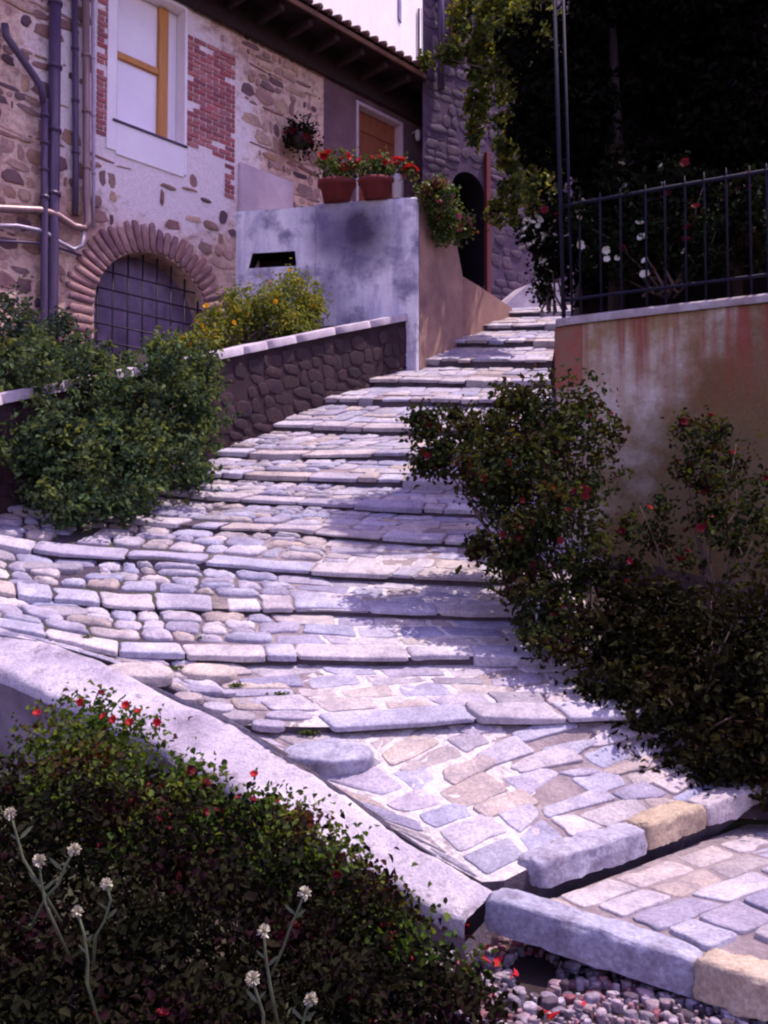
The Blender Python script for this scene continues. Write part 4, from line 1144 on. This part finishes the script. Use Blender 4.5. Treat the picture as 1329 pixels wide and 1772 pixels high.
# ------------------------------------------------------------------ plants
def E(px, py, d, rpx, rpy, ry=None):
    q = at(px, py, d); k = d / F
    return (q[0], q[1], q[2], rpx * k, (ry if ry else (rpx + rpy) / 2 * k), rpy * k)
def plant(name, label, cat, base, blobs, dens, size, m, fl=(), nsp=4, group=None, stem='stem', aspect=.55, shell=.5, spread=.9, extra=2, r0=.014, stem_m='stem', face=(-.3, -1, .5)):
    o = thing(name, base, label, cat, group)
    sprigs = []
    for (x, y, z, rx, ry, rz) in blobs:
        for _ in range(nsp):
            d = unit(rng.normal(0, 1, 3) + V(0, -.2, .35)); k = rng.uniform(.16, .34)
            sprigs.append((x + d[0] * rx * 1.08, y + d[1] * ry * 1.08, z + d[2] * rz * 1.12, rx * k, ry * k, rz * k * 1.3))
    foliage('foliage', blobs + sprigs, dens, size, M[m], o, spread, aspect, shell)
    stems(o, base, blobs, M[stem_m], r0, 'stems', extra)
    for (kind, n, sz) in fl: scatter_flowers(o, blobs + sprigs * 2, n, kind, sz, face)
    return o

# shrub against the garden wall, left of the steps
B = [E(130, 720, 8.75, 95, 95), E(250, 700, 9.1, 110, 90), E(340, 690, 9.5, 60, 60), E(90, 800, 8.4, 70, 70), E(190, 800, 8.5, 110, 80), E(290, 790, 9.0, 85, 70), E(180, 870, 8.3, 95, 40), E(110, 880, 8.1, 40, 28), E(60, 650, 9.0, 60, 60), E(300, 640, 9.6, 60, 35)]
plant('grey_green_shrub', 'large grey-green shrub spilling over the garden wall onto the steps', 'shrub', at(190, 890, 8.6), B, 2600, .062, 'leaf_shrub')
B = [E(60, 610, 9.7, 75, 55), E(15, 560, 9.9, 40, 70), E(140, 640, 9.8, 55, 35), E(0, 650, 9.4, 60, 50), E(200, 645, 10.0, 40, 22), E(110, 590, 10.0, 40, 35)]
plant('climbing_shrub', 'dark blue-green shrub behind the garden wall under the pipes', 'shrub', at(80, 680, 9.8), B, 2200, .055, 'leaf_bluish', nsp=3)
B = [E(440, 535, 12.0, 60, 40), E(510, 520, 12.3, 45, 38), E(390, 570, 11.6, 45, 32), E(350, 595, 11.2, 35, 25), E(480, 560, 12.0, 70, 25), E(540, 540, 12.5, 22, 40)]
plant('yellow_shrub', 'bright yellow-green flowering shrub against the white terrace wall', 'shrub', at(440, 590, 11.9), B, 4200, .055, 'leaf_yellow', (('yellow', 34, 1.0),), aspect=.4)
# pots on the terrace wall
def pot(px, py, d, r, h, m, label, blobs, fl, square=False, leaf='leaf_geranium'):
    q = at(px, py, d); q[2] = ztop + .004
    o = thing('flower_pot', q, label, 'flower pot', 'flower pots on the terrace wall')
    b = MB(); n = 24
    prof = [(.0, 0), (r * .72, 0), (r * .93, h * .72), (r * 1.08, h * .74), (r * 1.08, h), (r * .96, h), (r * .9, h * .85), (0, h * .85)]
    b.grid([[q + V(math.cos(2 * math.pi * k / n) * x * (1.25 if square else 1), math.sin(2 * math.pi * k / n) * x * .9, z) for k in range(n + 1)] for x, z in prof])
    b.build('pot', m, o, True)
    foliage('foliage', blobs, 3200, .05, M[leaf], o, aspect=.85)
    stems(o, q + V(0, 0, h * .8), blobs, M['stem'], .008, 'stems', 2)
    for kind, n, sz in fl: scatter_flowers(o, blobs, n, kind, sz)
dT = 12.95 + .1
pot(583, 345, 13.12, .21, .30, M['terracotta'], 'terracotta flower pot on the left end of the terrace wall, red geraniums', [E(580, 283, 13.12, 32, 24), E(603, 292, 13.15, 20, 18)], (('red', 9, 1.5),), True)
pot(652, 342, 13.0, .20, .28, M['terracotta'], 'terracotta flower pot in front of the wooden door, red geraniums', [E(645, 292, 13.05, 30, 18), E(668, 288, 13.05, 20, 14)], (('red', 8, 1.5),), True)
pot(686, 340, 12.97, .075, .33, M['pot_white'], 'slim white flower pot at the right end of the terrace wall', [E(693, 292, 12.97, 18, 12), E(708, 300, 12.97, 12, 10)], (('red', 7, 1.8),))
# hanging basket on the facade
q = FA.p(*FA.sz(520, 225, .3), .3)
hb = thing('hanging_basket', q, 'hanging basket of dark geraniums on the stone wall', 'hanging basket')
b = MB(); n = 16; hp = FA.p(*FA.sz(520, 245, .25), .25)
b.grid([[hp + V(math.cos(2 * math.pi * k / n) * x, math.sin(2 * math.pi * k / n) * x, z) for k in range(n + 1)] for x, z in ((0, -.1), (.12, -.08), (.17, .0), (.18, .08), (.15, .07), (0, .05))])
b.build('basket', M['dark_wood'], hb, True)
b = MB(); b.tube([FA.p(*FA.sz(520, 205, 0), 0), FA.p(*FA.sz(520, 205, 0), .25), hp + V(0, 0, .05)], .01, 6); b.build('bracket', M['iron'], hb, True)
blobs = [(hp[0], hp[1], hp[2] + .12, .24, .2, .20), (hp[0] - .1, hp[1], hp[2] + .02, .15, .15, .15), (hp[0] + .15, hp[1], hp[2], .12, .12, .14)]
foliage('foliage', blobs, 3200, .055, M['leaf_dark'], hb, aspect=.8); scatter_flowers(hb, blobs, 6, 'darkred', 1.2)
# trailing pink geranium over the side wall
B = [E(755, 350, 13.1, 32, 26), E(775, 378, 13.3, 28, 24), E(795, 400, 13.5, 18, 18), E(760, 395, 13.2, 24, 26), E(745, 335, 13.0, 22, 14)]
plant('trailing_geranium', 'trailing green geranium with pink flowers over the terrace corner', 'plant', at(760, 372, 13.3), B, 3600, .05, 'leaf_geranium', (('pink', 12, 1.4), ('darkred', 4, 1.2)), aspect=.85, face=(.6, -1, .2))
# vine on the tower
vb = [E(815, 30, 14.9, 40, 50), E(870, 60, 14.6, 60, 60), E(925, 30, 14.2, 50, 60), E(850, 140, 15.0, 35, 45), E(905, 150, 14.6, 45, 60), E(940, 230, 14.0, 35, 70), E(825, 200, 15.3, 18, 40), E(890, 240, 15.2, 35, 40), E(935, 330, 13.8, 28, 60), E(760, 103, 15.0, 26, 7), E(800, 92, 14.9, 30, 9), E(870, 370, 15.6, 22, 16), E(900, 320, 15.4, 26, 30)]
plant('climbing_vine', 'yellow-green climbing vine hanging on the dark stone building', 'vine', at(958, 130, 14.2), vb, 1500, .09, 'leaf_vine', (('yellow', 14, 1.2),), aspect=.7, extra=1, r0=.016)
B = [E(935, 395, 10.2, 22, 30), E(950, 440, 9.8, 18, 40), E(920, 410, 10.4, 14, 16), E(945, 490, 9.7, 12, 25)]
plant('white_flowering_climber', 'climber with clusters of small white flowers at the railing corner', 'climber', at(952, 540, 9.6), B, 2600, .05, 'leaf_dark', (('white', 40, 1.2), ('darkred', 5, 1.0)))
wc = bpy.data.objects['white_flowering_climber']
for (px, py) in ((912, 383), (910, 396), (906, 410), (921, 386), (940, 402), (948, 396), (956, 385), (955, 356), (945, 460), (953, 470), (926, 420), (931, 391), (902, 426), (915, 424), (943, 410), (950, 405), (934, 380), (925, 402)):
    flower(wc, at(px, py, 9.15), 'white', rng.uniform(.65, 1.15), V(-.3, -1, .5) + rng.normal(0, .5, 3))
# plants behind the railing
B = [E(1010, 400, 8.75, 40, 60), E(1080, 420, 8.6, 50, 70), E(1150, 410, 8.5, 50, 70), E(1230, 400, 8.3, 60, 70), E(1310, 390, 8.1, 50, 70), E(1065, 300, 8.9, 22, 40), E(1200, 330, 8.6, 90, 30)]
plant('rose_hedge', 'dark rose hedge with white and red blooms behind the railing bars', 'hedge', at(1150, 510, 8.5), B, 2000, .065, 'leaf_dark', (('white', 18, .8), ('darkred', 22, .9)))
hg = bpy.data.objects['rose_hedge']
for (px, py, d, kd_, sz) in ((1003, 425, 8.5, 'white', 1.3), (1048, 433, 8.35, 'white', 1.1), (1050, 449, 8.35, 'white', .9), (1068, 447, 8.3, 'white', .8), (1107, 388, 8.2, 'white', 1.2), (1112, 412, 8.2, 'white', 1.3), (1117, 452, 8.2, 'white', 1.0), (1116, 476, 8.2, 'white', 1.3), (1075, 430, 8.3, 'darkred', 1.2), (1185, 283, 8.1, 'darkred', 1.2), (1190, 395, 8.05, 'darkred', 1.2), (1187, 415, 8.05, 'darkred', 1.2), (942, 365, 8.6, 'darkred', 1.2)):
    flower(hg, at(px, py, d), kd_, sz, V(-.2, -1, .3))
# evergreen trees in front of the added dark wall
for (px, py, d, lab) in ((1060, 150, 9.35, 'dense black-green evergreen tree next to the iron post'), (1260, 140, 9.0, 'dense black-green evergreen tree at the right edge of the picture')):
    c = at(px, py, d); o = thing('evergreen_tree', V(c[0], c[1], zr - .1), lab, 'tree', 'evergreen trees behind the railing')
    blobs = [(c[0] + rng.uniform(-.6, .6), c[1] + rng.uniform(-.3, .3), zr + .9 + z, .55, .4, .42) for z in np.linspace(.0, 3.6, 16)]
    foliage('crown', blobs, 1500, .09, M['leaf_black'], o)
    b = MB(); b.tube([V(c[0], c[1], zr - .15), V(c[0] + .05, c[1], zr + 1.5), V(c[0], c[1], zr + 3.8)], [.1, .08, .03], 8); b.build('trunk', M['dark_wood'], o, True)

# rose bushes on the right of the steps
B = [E(960, 700, 7.4, 85, 55), E(880, 740, 7.4, 80, 45), E(800, 745, 7.3, 60, 24), E(735, 745, 7.3, 32, 18), E(990, 790, 7.2, 80, 80), E(890, 800, 7.1, 85, 50), E(810, 800, 7.1, 60, 35), E(750, 790, 7.2, 35, 18), E(920, 870, 6.9, 85, 60), E(850, 850, 6.9, 50, 35), E(900, 940, 6.7, 60, 50), E(860, 970, 6.7, 45, 28), E(980, 940, 6.6, 70, 90), E(930, 1040, 6.4, 40, 55), E(955, 1100, 6.2, 35, 45)]
plant('rose_bush', 'tall rose bush with small dark red blooms leaning over the steps', 'bush', at(1020, 1140, 6.9), B, 3000, .05, 'leaf_rose', (('darkred', 85, .62), ('red', 6, .55)), extra=2, r0=.012, aspect=.6)
B = [E(1050, 1060, 6.35, 70, 80), E(1140, 1110, 6.2, 80, 80), E(1250, 1130, 6.0, 90, 90), E(1040, 1160, 6.05, 65, 75), E(1130, 1220, 5.9, 90, 80), E(1240, 1250, 5.75, 110, 85), E(1100, 1290, 5.8, 50, 38), E(1330, 1190, 5.75, 80, 120), E(1200, 1325, 5.8, 60, 28), E(1330, 1310, 5.65, 60, 40), E(1010, 1230, 6.0, 40, 40), E(1110, 1030, 6.35, 50, 45), E(1190, 1050, 6.2, 60, 50), E(1310, 1090, 6.0, 60, 60), E(1080, 1110, 6.2, 60, 60), E(1130, 1325, 5.72, 60, 30), E(1280, 1345, 5.6, 70, 30), E(1220, 1290, 5.7, 80, 45), E(1060, 1250, 5.9, 50, 45), E(1020, 1290, 5.8, 32, 24), E(1240, 1335, 5.55, 60, 35), E(1330, 1350, 5.4, 70, 35), E(1160, 1335, 5.6, 50, 26), E(1290, 1300, 5.5, 60, 40), E(1180, 1160, 5.95, 90, 80), E(1340, 1260, 5.6, 60, 80), E(1110, 1170, 6.0, 60, 70)]
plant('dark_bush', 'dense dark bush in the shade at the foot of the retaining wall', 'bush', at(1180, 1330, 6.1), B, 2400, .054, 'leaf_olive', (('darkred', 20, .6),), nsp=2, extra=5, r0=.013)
B = [E(1200, 780, 7.3, 42, 45), E(1260, 800, 7.2, 50, 60), E(1190, 850, 7.2, 30, 50), E(1290, 880, 7.0, 60, 70), E(1230, 930, 6.9, 60, 50), E(1320, 960, 6.8, 50, 60), E(1120, 920, 7.0, 40, 50)]
plant('climbing_rose', 'loose climbing rose with red buds against the stained wall', 'rose', at(1230, 1120, 7.0), B, 700, .05, 'leaf_rose', (('darkred', 22, .8), ('red', 3, .7)), nsp=3, extra=3, r0=.01)

# foreground bush, bottom left: bright crest and shaded body split into two leaf colours
B = [E(120, 1262, 4.75, 60, 62), E(225, 1290, 4.65, 55, 55), E(60, 1340, 4.5, 45, 60), E(170, 1350, 4.5, 110, 62), E(290, 1375, 4.42, 70, 48), E(350, 1410, 4.32, 75, 45), E(430, 1455, 4.2, 60, 45), E(490, 1425, 4.25, 48, 38), E(540, 1455, 4.18, 45, 40), E(590, 1530, 4.02, 55, 42), E(630, 1555, 3.98, 45, 42), E(690, 1635, 3.8, 55, 38), E(750, 1685, 3.7, 50, 36), E(150, 1420, 4.3, 120, 55), E(270, 1450, 4.2, 110, 55), E(370, 1490, 4.1, 90, 50), E(450, 1520, 4.05, 80, 45), E(530, 1540, 4.0, 70, 45), E(610, 1610, 3.88, 60, 42)]
fb = plant('geranium_bush', 'bright green geranium bush with tiny deep red blooms along the pale wall cap', 'bush', V(-.6, 4.3, -.6), B, 5600, .031, 'leaf_fore', (('darkred', 110, .55),), nsp=3, extra=2, r0=.008, aspect=.8)
B = [E(150, 1480, 4.05, 170, 90), E(330, 1450, 4.1, 120, 80), E(450, 1510, 4.0, 120, 70), E(560, 1580, 3.85, 90, 65), E(630, 1650, 3.7, 90, 70), E(390, 1600, 3.8, 150, 90), E(120, 1600, 3.7, 170, 100), E(250, 1620, 3.65, 130, 90), E(550, 1700, 3.55, 130, 80), E(320, 1720, 3.45, 180, 90), E(90, 1740, 3.35, 160, 100), E(690, 1740, 3.5, 110, 70), E(450, 1790, 3.3, 220, 70), E(200, 1820, 3.2, 220, 70), E(10, 1480, 4.0, 90, 100), E(0, 1640, 3.5, 110, 110), E(-40, 1790, 3.2, 140, 110), E(790, 1760, 3.45, 50, 55)]
ub = plant('shaded_bush_body', 'shaded lower body of the green bush, shade put into its almost black leaves', 'undergrowth', V(-.7, 3.6, -.6), B, 4200, .036, 'leaf_shaded', (('darkred', 22, .5),), extra=3, r0=.008, aspect=.6)
for (px, py) in ((218, 1220), (240, 1232), (197, 1245), (272, 1250), (225, 1250), (180, 1240), (440, 1340), (465, 1385), (480, 1382), (65, 1235), (140, 1215)):
    flower(fb, at(px, py, 4.55), 'red', .6, V(-.2, -1, .5))
# pale dry seed stalks standing in front
def stalk(px, py, bx, by, d, r, label):
    tip, foot = at(px, py, d), at(bx, by, d + .05)
    foot2 = V(foot[0] + (foot[0] - tip[0]) * .3, foot[1], -.55)
    o = thing('seed_stalk', foot2, label, 'plant', 'pale seed stalks in the foreground')
    foot2 = foot + (foot - tip) * .8 + V(0, .06, 0)
    b = MB(); mid = (tip + foot) / 2 + V(rng.normal(0, .02), 0, 0)
    b.tube([foot2, foot, mid * .6 + foot * .4 + V(rng.normal(0, .006), 0, 0), mid * .6 + tip * .4, tip], [.0045, .0045, .004, .0035, .003], 6); b.build('stem', M['pale_stem'], o, True)
    b = MB(); a = unit(tip - mid)
    sd_ = unit(np.cross(a, V(0, 1, .2)))
    for k in range(70):
        d_ = unit(rng.normal(0, 1, 3) + a * .5); s_ = unit(np.cross(d_, rng.normal(0, 1, 3)))
        e = tip + d_ * r * rng.uniform(.8, 1.1)
        b.face([tip + d_ * r * .2 - s_ * r * .12, e - s_ * r * .13, e + d_ * r * .12, e + s_ * r * .13, tip + d_ * r * .2 + s_ * r * .12])
    b.build('flower_head', M['pale_head'], o)
    b = MB()
    for sgn in (-1, 1):
        s0 = mid * .6 + foot * .4 + (tip - foot) * rng.uniform(0, .3); dr_ = V(sgn * .7, rng.uniform(-.4, .2), .7)
        n = unit(np.cross(dr_, V(0, 1, 0))); L = rng.uniform(.03, .06)
        b.face([s0, s0 + dr_ * L * .4 + n * L * .12, s0 + dr_ * L * .75 + n * L * .1, s0 + dr_ * L, s0 + dr_ * L * .7 - n * L * .08, s0 + dr_ * L * .35 - n * L * .1])
    b.build('leaf', M['pale_stem'], o)
ST = [(18, 1408, 60, 1520, 2.75, .018, 'pale stalk with cream head at the left edge of the foreground bush'),
      (68, 1490, 90, 1590, 2.7, .019, 'cream-headed stalk low on the left of the foreground bush, above the dark leaves'),
      (128, 1470, 78, 1555, 2.7, .018, 'bent pale stalk arching over the left of the foreground bush'),
      (134, 1578, 150, 1700, 2.6, .016, 'short stalk with a small cream head, lowest of the left group'),
      (184, 1530, 165, 1620, 2.65, .016, 'thin stalk with whitish head, rightmost of the left group'),
      (527, 1546, 490, 1640, 2.7, .018, 'tallest seed stalk of the cluster at the bottom centre'),
      (457, 1612, 470, 1720, 2.6, .019, 'middle seed stalk of the cluster at the bottom centre'),
      (437, 1694, 455, 1780, 2.5, .019, 'lowest seed stalk of the cluster, left side at the bottom edge'),
      (538, 1730, 520, 1800, 2.5, .018, 'seed stalk at the bottom edge, right side of the cluster')]
for a in ST: stalk(*a)
# little weeds in the joints
def weed(px, py, label, w_=.06):
    q = on_path(px, py); o = thing('weed', q, label, 'weed', 'weeds between the stones')
    P = q + rng.normal(0, 1, (90, 3)) * V(w_ * .5, .012, .006) + V(0, 0, .012)
    v_, f_, r_ = leaves(P, .022, np.repeat(V(0, -.3, 1)[None], 90, 0), .8, .4)
    nmesh('leaves', v_, f_, r_, M['leaf_geranium'], o)
weed(535, 1272, 'small green weed behind the blue boulder')
weed(218, 925, 'small weed in the upper left paving below the grey-green shrub')
weed(300, 1160, 'dark weed in the hollow of the step above the rounded cobbles', .09)
weed(485, 1205, 'weed under the edge stone between cobbles and the mortared strip', .07)
weed(150, 1108, 'tiny weed in the left paving close to the plaster cap', .04)
weed(352, 1108, 'tiny weed in the middle of the left paving', .04)
weed(410, 1190, 'tiny weed among the small rounded cobbles', .04)
